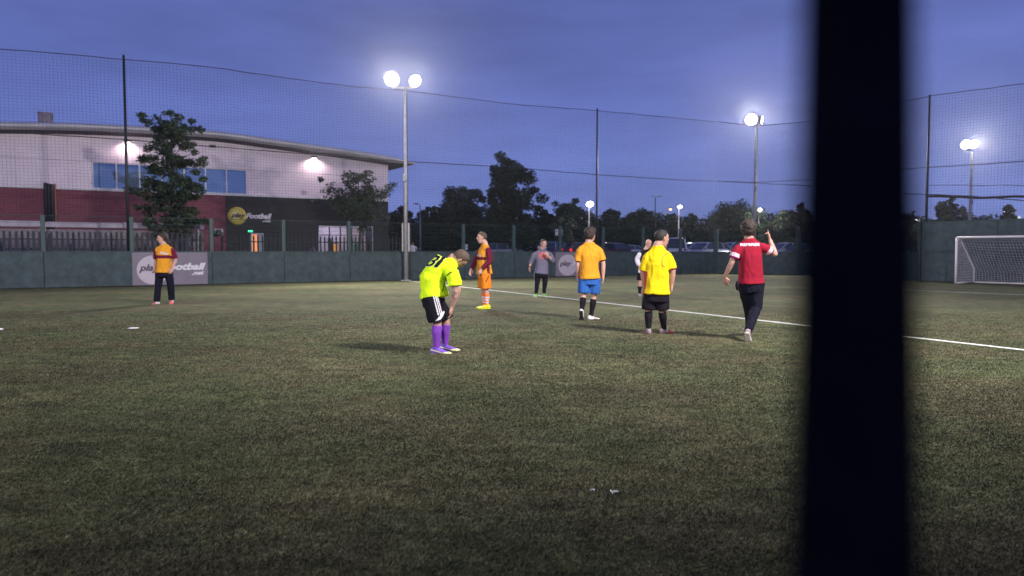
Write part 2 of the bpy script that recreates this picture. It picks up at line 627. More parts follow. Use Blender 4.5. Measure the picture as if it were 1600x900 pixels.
BOARD_ME = MB().bbox(.012, STEP - .012, -.12, -.075, 0.02, BH, .006).mesh('rebound_board')
BOARD_ME.materials.append(M['board'])
for k, s in enumerate(posts_s):
    o = link_mesh('fence_post', POST_ME, None, fence, loc=(s - base_s, 0, 0))
    if k < len(posts_s) - 1:
        link_mesh('mesh_panel', pm, None, fence, loc=(s - base_s, 0, 0))
        link_mesh('rebound_board', BOARD_ME, None, fence, loc=(s - base_s, 0, 0))
        link_mesh('top_cap', MB().box(.0, STEP, -.128, -.06, BH, BH + .012).mesh('top_cap') if k == 0 else bpy.data.meshes['top_cap'], M['post'] if k == 0 else None, fence, loc=(s - base_s, 0, 0))

# cut corner
def straight_fence(p, q, label, n=None):
    L = (q - p).length
    n = n or max(1, round(L / 3))
    st = L / n
    d = (q - p).normalized()
    f = empty('pitch_fence', p, math.atan2(d.y, d.x), label=label, cat='fence')
    pmx = panel_mesh(st)
    bm_ = MB().bbox(.012, st - .012, -.12, -.075, 0.02, BH, .006).mesh('rebound_board'); bm_.materials.append(M['board'])
    for k in range(n + 1):
        link_mesh('fence_post', POST_ME, None, f, loc=(st * k, 0, 0))
        if k < n:
            link_mesh('mesh_panel', pmx, None, f, loc=(st * k, 0, 0))
            link_mesh('rebound_board', bm_, None, f, loc=(st * k, 0, 0))
    return f
straight_fence(B + U * .12, C0, 'short dark green board fence cutting off the far corner behind the referee', 1)
straight_fence(C0 + V((.1, -.1, 0)), C1 - V((.05, -.15, 0)), 'dark green board fence between the far corner and the tall end wall', 4)

# tall solid end wall behind the goal
EWH = 2.62
endw = empty('end_wall', C1, math.atan2(Eu.y, Eu.x), label='tall solid dark green board wall behind the goal', cat='wall')
st = 3.0
ebm = MB().bbox(.012, st - .012, -.05, .0, 1.31, EWH, .006).mesh('upper_board'); ebm.materials.append(M['board'])
ebl = MB().bbox(.012, st - .012, -.056, .0, .02, 1.30, .006).mesh('lower_board'); ebl.materials.append(M['board'])
epm = MB().bbox(-.05, .05, .0, .1, 0, EWH + .05, .01).mesh('wall_post'); epm.materials.append(M['post'])
ecm = MB().bbox(0, st, -.07, .05, EWH, EWH + .04, .008).mesh('coping'); ecm.materials.append(M['post'])
for k in range(14):
    link_mesh('upper_board', ebm, None, endw, loc=(st * k, 0, 0))
    link_mesh('lower_board', ebl, None, endw, loc=(st * k, 0, 0))
    link_mesh('coping', ecm, None, endw, loc=(st * k, 0, 0))
    link_mesh('wall_post', epm, None, endw, loc=(st * k, 0, 0))

# banners on the boards
def banner(x0, x1, label, circ=True, ymax=None):
    p0, s0 = on_line(A, U, x0)
    p1, s1 = on_line(A, U, x1)
    L = s1 - s0
    b = empty('advert_banner', A + U * s0 - Nn * .125, math.atan2(U.y, U.x), label=label, cat='banner', group='sponsor banners on the far rebound boards')
    H = 1.27
    MB().bbox(0, L, -.012, 0, .03, H + .03, .004).build('board_sheet', M['banner'], b)
    cx = L * .268; r = L * .212
    ring = [(cx + r * math.cos(a), -.016, .62 + min(r, .56) * math.sin(a) * 1.0) for a in [2 * math.pi * i / 48 for i in range(48)]]
    mb = MB(); mb.add(ring, [tuple(range(48))]); mb.build('disc', M['bannerc'], b)
    place_text('play', (L * .085, 0, .50), (1, 0, 0), (0, 0, 1), L * .27, .34, M['bletter'], b, .03, .3, off=.02)
    place_text('Football', (L * .375, 0, .60), (1, 0, 0), (0, 0, 1), L * .60, .28, M['wletter'], b, .045, .3, off=.02)
    place_text('.net', (L * .78, 0, .40), (1, 0, 0), (0, 0, 1), L * .17, .16, M['wletter'], b, .04, .3, off=.02)
    for k in range(6):
        MB().ball((.06 + (L - .12) * (k % 3) / 2, -.016, .07 + (H - .08) * (k // 3)), .012, 6, 4).build('fixing', M['galv'], b)
    return b
banner(205.5, 323, 'grey banner behind the player in maroon sleeves at the left')
banner(866, 934, 'grey banner between the man in the hoodie and the player in blue shorts')

# ------------------------------------------------------------------ ball stop nets
def lerp_tab(tab, s):
    if s <= tab[0][0]: return tab[0][1] + (tab[1][1] - tab[0][1]) / (tab[1][0] - tab[0][0]) * (s - tab[0][0])
    for (a, za), (b, zb) in zip(tab, tab[1:]):
        if s <= b: return za + (zb - za) * (s - a) / (b - a)
    return zb
def z_at(pt, y):
    r = ray(800 + F * pt.x / pt.y, y)      # column is irrelevant to the height to first order
    return HC + r.z / r.y * pt.y
def net_thing(p0, d, L, top, mid, label, zlow=2.62, cell=.125, rad=.0032, extra=()):
    e = empty('ball_stop_net', p0, math.atan2(d.y, d.x), label=label, cat='net', group='tall ball stop nets above the fences')
    mb = MB()
    s = 0.0
    i = 0
    while s < L:
        zt = top(s)
        n = 5
        pts = []
        for k in range(n + 1):
            z = zlow + (zt - zlow) * k / n
            pts.append((s + .035 * noise.noise(V((s * .5, z * .6, 3))), .10 * noise.noise(V((s * .35, z * .5, 8))), z))
        mb.tube(pts, rad, 3, False, False)
        s += cell
    rows = int((max(top(0), top(L), top(L * .5)) - zlow) / cell)
    cols = max(2, int(L / .9))
    for r_ in range(rows + 1):
        pts = []
        for k in range(cols + 1):
            s = L * k / cols
            zt = top(s)
            z = zlow + (zt - zlow) * r_ / rows
            z += .03 * noise.noise(V((s * .6, z * .4, 5)))
            pts.append((s, .10 * noise.noise(V((s * .35, z * .5, 8))), z))
        mb.tube(pts, rad, 3, False, False)
    mb.build('netting', M['net'], e, kind='stuff')
    for nm, fn, rr in (('top_cable', top, .016), ('middle_cable', mid, .018)) + tuple(extra):
        pts = [(L * k / 80, .01, fn(L * k / 80) + .025 * noise.noise(V((L * k / 80 * 1.5, 2, 7 + rr * 100)))) for k in range(81)]
        MB().tube(pts, rr, 5).build(nm, M['rope'], e)
    return e
N0 = A + Nn * .12
def side_tab(pairs, p0, u):
    r = []
    for x, y in pairs:
        pt, s = on_line(p0, u, x)
        r.append((s, P(x, y, pt.y).z))
    return r
tt = side_tab([(-60, 72), (0, 76), (100, 83), (198, 93), (260, 97), (350, 107), (480, 126), (560, 136), (632, 141), (700, 150), (800, 163), (932, 173), (1050, 184), (1178, 196)], N0, U)
tm = side_tab([(-60, 201), (0, 205), (198, 218), (400, 234), (600, 250), (800, 262), (932, 273), (1060, 281), (1178, 285)], N0, U)
s_start = tt[0][0] - 4
netp0 = N0 + U * s_start
Lside = (B - A).length - s_start + .2
net_thing(netp0, U, Lside, lambda s: lerp_tab(tt, s + s_start), lambda s: lerp_tab(tm, s + s_start), 'tall dark net on poles over the long board fence')
# corner net
Cn0 = B + U * .2 + Nn * .12
Cd = (C1 + V((.15, .15, 0))) - Cn0
CL = Cd.length
Cd.normalize()
ct = side_tab([(1118, 190), (1178, 197), (1260, 190), (1340, 172), (1440, 152)], Cn0, Cd)
cm = side_tab([(1118, 283), (1178, 286), (1260, 290), (1340, 300), (1440, 304)], Cn0, Cd)
cm2 = side_tab([(1118, 283), (1178, 285), (1260, 281), (1340, 271), (1440, 262)], Cn0, Cd)
net_thing(Cn0, Cd, CL, lambda s: lerp_tab(ct, s), lambda s: lerp_tab(cm, s), 'tall dark net across the far corner behind the near post', extra=(('upper_cable', lambda s: lerp_tab(cm2, s), .014),))
# end net
En0 = C1 + Nn * 0 + V((.15, .15, 0))
et = side_tab([(1445, 150), (1520, 140), (1600, 130), (1700, 116)], En0, Eu)
em = side_tab([(1440, 262), (1600, 252), (1700, 245)], En0, Eu)
eb = side_tab([(1440, 306), (1520, 309), (1600, 307), (1700, 304)], En0, Eu)
eb2 = side_tab([(1440, 303), (1520, 307), (1600, 314), (1700, 318)], En0, Eu)
em3 = side_tab([(1440, 289), (1600, 290), (1700, 290)], En0, Eu)
net_thing(En0, Eu, 14, lambda s: lerp_tab(et, s), lambda s: lerp_tab(em, s), 'tall dark net with a sagging gathered band above the wall behind the goal', cell=.125,
          extra=(('gathered_band', lambda s: lerp_tab(eb, s), .055), ('lower_cord', lambda s: lerp_tab(eb2, s), .02), ('thin_cord', lambda s: lerp_tab(em3, s), .012)))

def net_pole(x, pt, ytop, label, r=.055):
    z = P(x, ytop, pt.y).z
    e = empty('net_pole', pt, label=label, cat='pole', group='dark poles holding the ball stop nets')
    MB().tube([(0, 0, 0), (0, 0, z * .5), (0, 0, z)], [r, r, r * .8], 10).build('pole', M['darksteel'], e)
    MB().lathe([(r * .8, 0), (r * .9, .02), (r * .5, .06)], 10, (0, 0, z)).build('cap', M['darksteel'], e)
    MB().box(-r * 2, r * 2, -r * 2, r * 2, 0, .02).build('base_plate', M['darksteel'], e)
    for zz in (2.7, z * .64):
        MB().lathe([(r * 1.25, 0), (r * 1.25, .05)], 10, (0, 0, zz)).build('collar', M['darksteel'], e)
    return e
NP = A + Nn * .28
net_pole(199, on_line(NP, U, 201)[0], 88, 'slim dark net pole in front of the white building, left of the tree')
net_pole(932, on_line(NP, U, 932)[0], 171, 'slim dark net pole rising behind the player in blue shorts')
net_pole(1445, C1 + V((.3, .3, 0)), 150, 'slim dark net pole at the end of the tall wall beside the goal', .05)

# ------------------------------------------------------------------ floodlights
def flood(base, ztop, heads, label, spots=(), r=.09, cover=False, gk=True, fat=.40):
    e = empty('floodlight_mast', base, label=label, cat='floodlight', group='floodlight masts around the pitch')
    MB().tube([(0, 0, .02), (0, 0, ztop * .45), (0, 0, ztop)], [r * 1.15, r, r * .62], 12).build('mast', M['galv'], e)
    MB().bbox(-.2, .2, -.2, .2, 0, .03, .005).build('base_plate', M['galv'], e)
    xs = [h[0] for h in heads]
    a, b = V(min(heads, key=lambda h: h[0])[:3]), V(max(heads, key=lambda h: h[0])[:3])
    MB().beam((a.x, a.y, ztop + .03), (b.x, b.y, ztop + .03), .07, .07).build('crossarm', M['galv'], e)
    MB().tube([(.1, -.02, 1.4), (.115, -.02, ztop * .6), (.09, -.02, ztop - .2)], .014, 5).build('conduit', M['darksteel'], e)
    MB().bbox(-.09, .09, -r - .09, -r + .0, ztop * .52, ztop * .52 + .32, .01).build('junction_box', M['lamp_body'], e)
    if cover:
        for sgn in (-1, 1):
            MB().bbox(sgn * .135 - .03, sgn * .135 + .03, -.1, .1, 1.33, 2.62, .01).build('guard_strip', M['galvcover'], e)
    for h in heads:
        hx, hy, hz, ax = h[0], h[1], h[2], V(h[3]).normalized()
        fr = h[4] if len(h) > 4 else fat
        c = V((hx, hy, hz))
        hd = MB().lathe([(fr * .35, -fr * .9), (fr * .6, -fr * .75), (fr * .95, -.06), (fr * 1.04, 0), (fr * 1.04, .03), (fr * .97, .03)], 20, c, ax).build('lamp_head', M['lamp_body'], e)
        MB().lathe([(fr * .80, .0), (fr * .80, .04), (fr * .4, .055), (fr * .1, .065)], 24, c, ax).build('lens', E['flood'], hd)
        for nm_, ra, rb, em in (('inner_glow_ring', .80, .88, 'halo1'), ('middle_glow_ring', .88, .94, 'halo2'), ('outer_glow_ring', .94, 1.0, 'halo3')):  # dimmer emissive rings painting a soft glow at the lens edge
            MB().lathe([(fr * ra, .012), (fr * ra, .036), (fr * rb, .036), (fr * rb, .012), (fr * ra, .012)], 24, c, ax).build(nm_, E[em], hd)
        MB().tube([(hx, hy, ztop + .03), (hx, hy, hz - fr * .6)], .03, 6).build('bracket', M['galv'], hd)
    return e
def spot(loc, target, power, size=130, blend=.9, col=(1, .95, .88), soft=.25):
    l = bpy.data.lights.new('flood_beam', 'SPOT')
    l.energy = power
    l.spot_size = math.radians(size)
    l.spot_blend = blend
    l.color = col
    l.shadow_soft_size = soft
    o = bpy.data.objects.new('flood_beam', l)
    COL.objects.link(o)
    o.location = loc
    d = V(target) - V(loc)
    o.rotation_euler = d.to_track_quat('-Z', 'Y').to_euler()
    return o
# left far mast, standing against the boards
m1 = G(634.5, 438.6); m1.z = 0
c = P(613, 124, m1.y) - m1
c2 = P(648.5, 127, m1.y) - m1
zt1 = P(630, 139, m1.y).z
flood(m1, zt1, [(c.x, -.1, c.z, (-.1, -1, -.55), .38), (c2.x, -.1, c2.z, (.55, -.8, -.5), .31)], 'tall pale floodlight mast standing against the boards, two lamps lit', cover=True, r=.085)
spot(m1 + V((c.x - .05, -.62, c.z - .02)), (0, 16, 0), 6500, 150, .8)
spot(m1 + V((c2.x + .12, -.58, c2.z - .02)), (4, 16, 0), 5200, 150, .8)
# far corner mast
m2p = V((0, 0, 0)); q = P(1178, 393, 51.2); m2p = V((q.x, 51.2, GR))
zt2 = P(1178, 197, 51.2).z - GR
cc = P(1173, 187, 51.2) - m2p
c3 = P(1190, 188, 51.2) - m2p
flood(m2p, zt2, [(cc.x, -.1, cc.z, (-.2, -1, -.5), .46), (c3.x, 0, c3.z, (1, -.45, -.15), .32)], 'tall floodlight mast behind the far corner, above the referee', r=.11)
spot(m2p + V((cc.x - .1, -.8, cc.z - .02)), (4, 20, 0), 13000, 150, .8)
# mast beyond the end wall
q = P(1514, 393, 62)
m3 = V((q.x, 62, GR))
zt3 = P(1514, 238, 62).z - GR
cc = P(1513, 226, 62) - m3
flood(m3, zt3, [(cc.x - .30, -.1, cc.z, (-.15, -1, -.4), .44), (cc.x + .30, -.2, cc.z + .03, (.1, -1, -.4), .44)], 'floodlight mast beyond the tall end wall above the goal', r=.14)
spot(m3 + V((-.08, -.95, cc.z)), (8, 12, 0), 15000, 140, .8)
# near side masts (outside the picture): they light the players from the right and behind the camera
m4 = V((9.0, 4.2, 0))
flood(m4, 9.2, [(-.45, .1, 9.5, (-.6, .8, -.45)), (.45, .1, 9.5, (.5, .8, -.45))], 'near side floodlight mast right of the camera')
spot(m4 + V((-.3, .6, 9.4)), (-4, 23, 0), 16000, 140, 1.0, soft=.5)
m5 = V((-12.5, -8.5, 0))
flood(m5, 9.2, [(-.45, .1, 9.5, (.2, 1, -.45)), (.45, .1, 9.5, (.6, .8, -.45))], 'near side floodlight mast left of the camera')
spot(m5 + V((.3, .6, 9.4)), (-6, 26, 2), 17000, 96, .9, soft=.4)

# ------------------------------------------------------------------ near fence post beside the camera
dpost = .40
def near_post():
    Yn = .22
    xl0, xr0 = P(1283, 0, Yn).x, P(1413, 0, Yn).x
    top = P(1343, 0, Yn); bot = P(1336, 900, Yn)
    dx = (bot.x - top.x) / (top.z - bot.z)
    e = empty('near_fence_post', (0, 0, 0), label='dark blurred fence post standing right in front of the camera', cat='post')
    w_t = (P(1434, 0, Yn).x - P(1252, 0, Yn).x) / 2
    w_b = (P(1444, 900, Yn).x - P(1232, 900, Yn).x) / 2
    def cx(z): return top.x + dx * (top.z - z)
    def hw(z): return w_t + (w_b - w_t) * max(-.5, min(1.5, (top.z - z) / (top.z - bot.z)))
    zs = [0, .6, 1.0, 1.2, 1.33, 1.5, 1.8, 2.66]
    vv, ff = [], []
    prof = [(-1, -.8), (-.8, -1), (.8, -1), (1, -.8), (1, .8), (.8, 1), (-.8, 1), (-1, .8)]
    for z in zs:
        for a, b in prof:
            vv.append((cx(z) + a * hw(z) + (b + 1) * .014 * cx(z) / Yn, Yn + .014 + b * .014, z))
    for k in range(len(zs) - 1):
        for i in range(8):
            j = (i + 1) % 8
            ff.append((k * 8 + i, k * 8 + j, k * 8 + 8 + j, k * 8 + 8 + i))
    ff += [tuple(range(7, -1, -1)), tuple(range(len(vv) - 8, len(vv)))]
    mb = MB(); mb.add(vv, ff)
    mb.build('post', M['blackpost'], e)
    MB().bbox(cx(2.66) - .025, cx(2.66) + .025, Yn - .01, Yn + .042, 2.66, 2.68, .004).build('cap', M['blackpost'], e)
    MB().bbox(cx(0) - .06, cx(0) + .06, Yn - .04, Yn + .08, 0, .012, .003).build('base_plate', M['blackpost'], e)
near_post()

# ------------------------------------------------------------------ goal
def goal():
    g0 = G(1493, 443.5); g0.z = 0
    ud = (G(1533, 441.0) - g0); ud.z = 0
    ud = (ud.normalized() * .4 + U * .6).normalized()
    depth = 1.55
    w = Eu.copy()
    H = P(1493, 371, g0.y).z
    Wd = 5.0
    e = empty('football_goal', g0, label='white framed football goal with white net by the end wall', cat='goal')
    T = .045
    for k in (0, 1):
        o = w * (Wd * k)
        MB().tube([o + V((0, 0, .02)), o + V((0, 0, H))], T, 10).build('upright', M['goal'], e)
        bk = o + ud * depth
        MB().tube([o + V((0, 0, H - .07)), o + ud * .32 + V((0, 0, H - .09)), bk + V((0, 0, .62)), bk + V((0, 0, .03))], .03, 8).build('back_stay', M['goal'], e)
        MB().tube([o + V((0, 0, .035)), bk + V((0, 0, .035))], .035, 8).build('ground_bar', M['goal'], e)
    MB().tube([V((0, 0, H)), w * Wd + V((0, 0, H))], T, 10).build('crossbar', M['goal'], e)
    MB().tube([ud * depth + V((0, 0, .035)), ud * depth + w * Wd + V((0, 0, .035))], .035, 8).build('rear_bar', M['goal'], e)
    mb = MB()
    prof = [V((0, 0, H)), ud * .32 + V((0, 0, H - .07)), ud * (depth * .9) + V((0, 0, .62)), ud * (depth - .02) + V((0, 0, .05))]
    def prof_pt(t):
        ls = [(prof[i + 1] - prof[i]).length for i in range(3)]
        d = t * sum(ls)
        for i in range(3):
            if d <= ls[i] or i == 2: return prof[i].lerp(prof[i + 1], min(1, d / ls[i]))
            d -= ls[i]
    def sag(s, t):
        return V((0, 0, -.30 * math.sin(math.pi * t) ** 1.2 * (.35 + .65 * math.sin(math.pi * min(1, s / Wd)) ** .5))) + ud * (.10 * math.sin(math.pi * t))
    cell = .115
    ns, ntt = int(Wd / cell), 22
    for i in range(ns + 1):
        s = Wd * i / ns
        mb.tube([prof_pt(j / 14) + w * s + sag(s, j / 14) for j in range(15)], .0048, 3, False, False)
    for j in range(ntt + 1):
        t = j / ntt
        mb.tube([prof_pt(t) + w * (Wd * i / 24) + sag(Wd * i / 24, t) for i in range(25)], .0048, 3, False, False)
    mb.build('goal_net', M['goalnet'], e, kind='stuff')
    mb = MB()
    for k in (0, 1):
        o = w * (Wd * k)
        def front_lim(z):
            if z > .62: return .32 + (depth - .32) * (H - .09 - z) / (H - .09 - .62)
            return depth
        z = .08
        while z < H - .1:
            L = max(.05, front_lim(z))
            mb.tube([o + ud * (L * q / 6) + V((0, 0, z - .05 * math.sin(math.pi * q / 6))) for q in range(7)], .0048, 3, False, False)
            z += cell
        d = cell
        while d < depth:
            zt = H - .09 if d < .32 else (H - .09) - (d - .32) / (depth - .32) * (H - .09 - .62)
            mb.tube([o + ud * d + V((0, 0, .05)), o + ud * (d + .03) + V((0, 0, zt * .5)), o + ud * d + V((0, 0, zt))], .0048, 3, False, False)
            d += cell
    mb.build('side_net', M['goalnet'], e, kind='stuff')
goal()

# ------------------------------------------------------------------ the white and brick building
BY = 46.5
bc = P(607, 393, BY); BC = V((bc.x, bc.y, 0))
def bs(x): return on_line(BC, U, x)[1]
def bz(x, y): return P(x, y, on_line(BC, U, x)[0].y).z
bld = empty('sports_hall', (BC.x, BC.y, 0), math.atan2(U.y, U.x), label='wide two storey hall with pale upper cladding, red brick below and a curved roof', cat='building')
sL = bs(-130)
H1 = (bz(0, 291.5) + bz(607, 313.5)) / 2
H2 = (bz(148, 254) + bz(387, 264.8)) / 2
tabu = sorted([(bs(x), bz(x, y)) for x, y in ((-130, 208), (0, 209), (100, 209.5), (200, 213), (340, 221), (450, 236), (540, 248), (607, 258.5), (640, 265))])
def soff(s):
    # smooth interpolation
    return (lerp_tab(tabu, s - .8) + lerp_tab(tabu, s) * 2 + lerp_tab(tabu, s + .8)) / 4
sBr = bs(354)
D = 24.0
MB().box(sL, sBr - .002, .0, D, GR - .3, H1).build('brick_wall', M['brick'], bld)
# black ground floor wall with real openings
def wall_with_holes(x0, x1, z0, z1, holes, y0, y1, name, m):
    mb = MB()
    xs = sorted(set([x0, x1] + [h[0] for h in holes] + [h[1] for h in holes]))
    for a, b in zip(xs, xs[1:]):
        hs = sorted([h for h in holes if h[0] < (a + b) / 2 < h[1]], key=lambda h: h[2])
        z = z0
        for h in hs:
            if h[2] > z: mb.box(a, b, y0, y1, z, h[2])
            z = h[3]
        if z < z1: mb.box(a, b, y0, y1, z, z1)
    return mb.build(name, m, bld)
dz0 = GR
door = (bs(393), bs(411), dz0, bz(400, 366))
win = (bs(498), bs(583), dz0 + .15, bz(540, 354.5))
wall_with_holes(sBr, 0, GR - .3, H1, [door, win], -.02, .25, 'black_wall', M['blackclad'])
MB().box(sBr, 0, 5.2, D, GR - .3, H1).build('rear_wall', M['blackclad'], bld)
MB().box(-.25, -.002, .26, 5.19, GR - .3, H1).build('end_wall_panel', M['blackclad'], bld)
MB().box(sBr, -.26, .26, 5.19, H1 - .3, H1 - .01).build('floor_slab', M['block'], bld)
# upper cladding panels, two rows
pw = bs(185.5) - bs(148)
w0 = bs(148); w1 = bs(387)
nwin = 7
pw = (w1 - w0) / nwin
x = w0 - pw * 12
k = 0
MB().box(sL, -.01, .045, D - .01, H1, soff(sL) - .5).build('upper_core', M['clad'], bld)
while x < -.01:
    a, b = max(x, sL), min(x + pw, 0)
    if b > a + .05:
        m_ = M['clad'] if (k * 7) % 3 else M['clad2']
        inwin = a > w0 - .1 and b < w1 + .1
        if not inwin:
            MB().box(a + .003, b - .003, -.03, .035, H1 + .06, H2 - .008).build('cladding_panel', m_, bld)
        mb = MB()
        a2, b2 = a + .003, b - .003
        za, zb = soff(a2) + .05, soff(b2) + .05
        vv = [(a2, -.03, H2 + .008), (b2, -.03, H2 + .008), (b2, -.03, zb), (a2, -.03, za), (a2, .035, H2 + .008), (b2, .035, H2 + .008), (b2, .035, zb), (a2, .035, za)]
        mb.add(vv, [(0, 1, 2, 3), (7, 6, 5, 4), (0, 4, 5, 1), (1, 5, 6, 2), (2, 6, 7, 3), (3, 7, 4, 0)])
        mb.build('cladding_panel', m_, bld)
    x += pw
    k += 1
# side return of the upper storey
MB().box(-.12, 0.001, .04, D, H1, soff(0) - .02).build('side_cladding', M['clad'], bld)
MB().box(sL, 0.02, -.06, .06, H1 - .04, H1 + .06).build('flashing', M['frame'], bld)
# ribbon window
for i in range(nwin):
    a, b = w0 + pw * i, w0 + pw * (i + 1)
    wd = MB()
    wd.box(a, a + .035, -.045, .03, H1 + .062, H2).box(b - .035, b - .001, -.045, .03, H1 + .062, H2)
    wd.box(a + .035, b - .035, -.045, .03, H1 + .062, H1 + .10).box(a + .035, b - .035, -.045, .03, H2 - .04, H2)
    wf = wd.build('window', M['frame'], bld)
    pz0, pz1 = H1 + .10, H2 - .04
    MB().add([(a + .035, -.04, pz0), (b - .035, -.04, pz0), (b - .035, .022, pz1), (a + .035, .022, pz1), (a + .035, -.03, pz0), (b - .035, -.03, pz0), (b - .035, .032, pz1), (a + .035, .032, pz1)], [(0, 1, 2, 3), (7, 6, 5, 4), (0, 4, 5, 1), (1, 5, 6, 2), (2, 6, 7, 3), (3, 7, 4, 0)]).build('pane', M['winglass'], wf)
# curved roof with a rounded nose
def roof():
    sec = [(D, 0.0), (4, .02), (.02, -.0), (-.55, .02), (-.95, .07), (-1.15, .17), (-1.20, .30), (-1.1, .40), (-.8, .47), (0, .55), (6, .9), (D, .9)]
    ss = [sL - 2 + (1.5 - (sL - 2)) * i / 60 for i in range(61)]
    vv, ff, mi = [], [], []
    for s in ss:
        th = 1.0 if s < 0 else max(.28, 1 - s / 1.5 * .75)
        for (y, z) in sec:
            lift = .33 * (1 - th) if s > 0 else 0
            vv.append((s, y * (1 if s < 0 or y > 0 else max(.55, 1 - s * .25)), soff(s) + z * th * (1 - 0) + lift))
    n = len(sec)
    for k in range(60):
        for i in range(n):
            j = (i + 1) % n
            ff.append((k * n + i, k * n + j, k * n + n + j, k * n + n + i))
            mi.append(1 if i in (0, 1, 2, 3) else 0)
    ff += [tuple(range(n)), tuple(range(60 * n + n - 1, 60 * n - 1, -1))]
    mi += [1, 1]
    me = bpy.data.meshes.new('roof')
    me.from_pydata(vv, [], ff)
    me.polygons.foreach_set('material_index', mi)
    me.update()
    bm = bmesh.new(); bm.from_mesh(me); bmesh.ops.recalc_face_normals(bm, faces=bm.faces); bm.to_mesh(me); bm.free()
    smooth(me)
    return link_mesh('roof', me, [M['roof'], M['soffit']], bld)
rf = roof()
# roof vent
sv = bs(77)
zv = soff(sv) + .6
zv = bz(77, 193)
vt = MB()
vt.box(sv - .42, sv + .42, 1.0, 1.8, zv - .3, zv + .0).box(sv - .30, sv + .30, 1.1, 1.7, zv, zv + .65)
vt.box(sv - .34, sv + .34, 1.06, 1.74, zv + .65, zv + .74)
for i in range(6):
    vt.box(sv - .33, sv + .33, 1.07, 1.73, zv + .06 + i * .1, zv + .10 + i * .1)
vt.build('roof_vent', M['block'], bld)
# flue pipes
for i, xx in enumerate((74.5, 79, 84)):
    s_ = bs(xx)
    zt = bz(xx, 286 + i)
    MB().tube([(s_, -.14, GR - .2), (s_, -.14, zt - .1), (s_, -.14, zt)], .085, 10).build('flue_pipe', M['pipe'], bld)
s_ = bs(89)
MB().tube([(s_, -.1, GR - .2), (s_, -.1, bz(89, 287))], .04, 8).build('rain_pipe', M['pipeb'], bld)
# bulkhead lamps
def wall_lamp(x, y, lit=True, power=60):
    s_, z_ = bs(x), bz(x, y)
    MB().bbox(s_ - .16, s_ + .16, -.22, -.032, z_ - .02, z_ + .10, .02).build('wall_lamp', M['wdark'], bld)
    if lit:
        wl = MB().bbox(s_ - .13, s_ + .13, -.20, -.05, z_ - .07, z_ - .021, .02).build('lamp_glass', E['wall'], bld)
        p = bld.matrix_world @ V((s_, -.25, z_ - .12)) if False else BC + U * s_ - Nn * .30 + V((0, 0, z_ - .13))
        spot(p, p + V((0, 0, -1)) + Nn * .35, power, 165, .6, (1, .80, .76), .1)
wall_lamp(203, 222, True, 85)
wall_lamp(492, 247, True, 110)
wall_lamp(335, 230, False)
# sign
def hall_sign():
    e = empty('hall_sign', (BC.x, BC.y, 0), math.atan2(U.y, U.x), label='yellow disc sign with white lettering on the black wall of the hall', cat='sign')
    cx, cz = bs(371), bz(371, 337.5)
    r = (bs(385.5) - bs(357)) / 2
    rz_ = bz(371, 323.5) - cz
    n = 40
    vv = []
    for y_, k in ((-.03, 1), (-.14, 1), (-.17, .9), (-.19, .5)):
        vv += [(cx + r * k * math.cos(2 * math.pi * i / n), y_, cz + rz_ * k * math.sin(2 * math.pi * i / n)) for i in range(n)]
    ff = [(k * n + i, k * n + (i + 1) % n, k * n + n + (i + 1) % n, k * n + n + i) for k in range(3) for i in range(n)] + [tuple(range(n)), tuple(range(3 * n, 4 * n))]
    mb = MB(); mb.add(vv, ff, True)
    mb.build('disc', M['signy'], e)
    def tx(s, x0, x1, y0, y1, m, off, bold=.04):
        place_text(s, (bs(x0), 0, bz(x0, y0)), (1, 0, 0), (0, 0, 1), bs(x1) - bs(x0), bz(x0, y1) - bz(x0, y0), m, e, bold, .3, off=off)
    tx('play', 360.5, 384, 342, 332.5, M['signb'], .215)
    tx('Football', 384.5, 425, 341.5, 333, M['wletter'], .10, .045)
    tx('.net', 410, 423.5, 347, 342.3, M['wletter'], .10, .035)
hall_sign()
def wall_notice(x0, x1, y0, y1, label, m1, stripe=None):
    e = empty('notice', (BC.x, BC.y, 0), math.atan2(U.y, U.x), label=label, cat='sign')
    MB().bbox(bs(x0), bs(x1), -.05, -.021, bz(x0, y1), bz(x0, y0), .004).build('plate', m1, e)
    cx = (bs(x0) + bs(x1)) / 2
    zz = (bz(x0, y1) + bz(x0, y0)) / 2
    w = (bs(x1) - bs(x0))
    for dx, dz_, ww, hh in ((-.22, .02, .2, .25), (.08, .06, .25, .18), (.3, -.05, .12, .3)):
        MB().box(cx + dx * w - ww * w / 2, cx + dx * w + ww * w / 2, -.056, -.051, zz + dz_ - hh / 2, zz + dz_ + hh / 2).build('pictogram', M['block'], e)
wall_notice(335.5, 349, 357.5, 366.5, 'small white warning notice on the brick wall beside the corner of the black wall', M['wletter'])
wall_notice(328.5, 332.5, 348.5, 354, 'smallest white plate high on the brick wall near the fence post', M['wletter'])
# exit light
e = empty('exit_light', (BC.x, BC.y, 0), math.atan2(U.y, U.x), label='small green lit exit lamp above the lit doorway', cat='lamp')
MB().bbox(bs(386.5), bs(395), -.12, -.022, bz(390, 363), bz(390, 359.3), .01).build('housing', M['wdark'], e)
MB().bbox(bs(387.5), bs(394.5), -.135, -.121, bz(390, 362.6), bz(390, 359.7), .004).build('lens', E['green'], e)
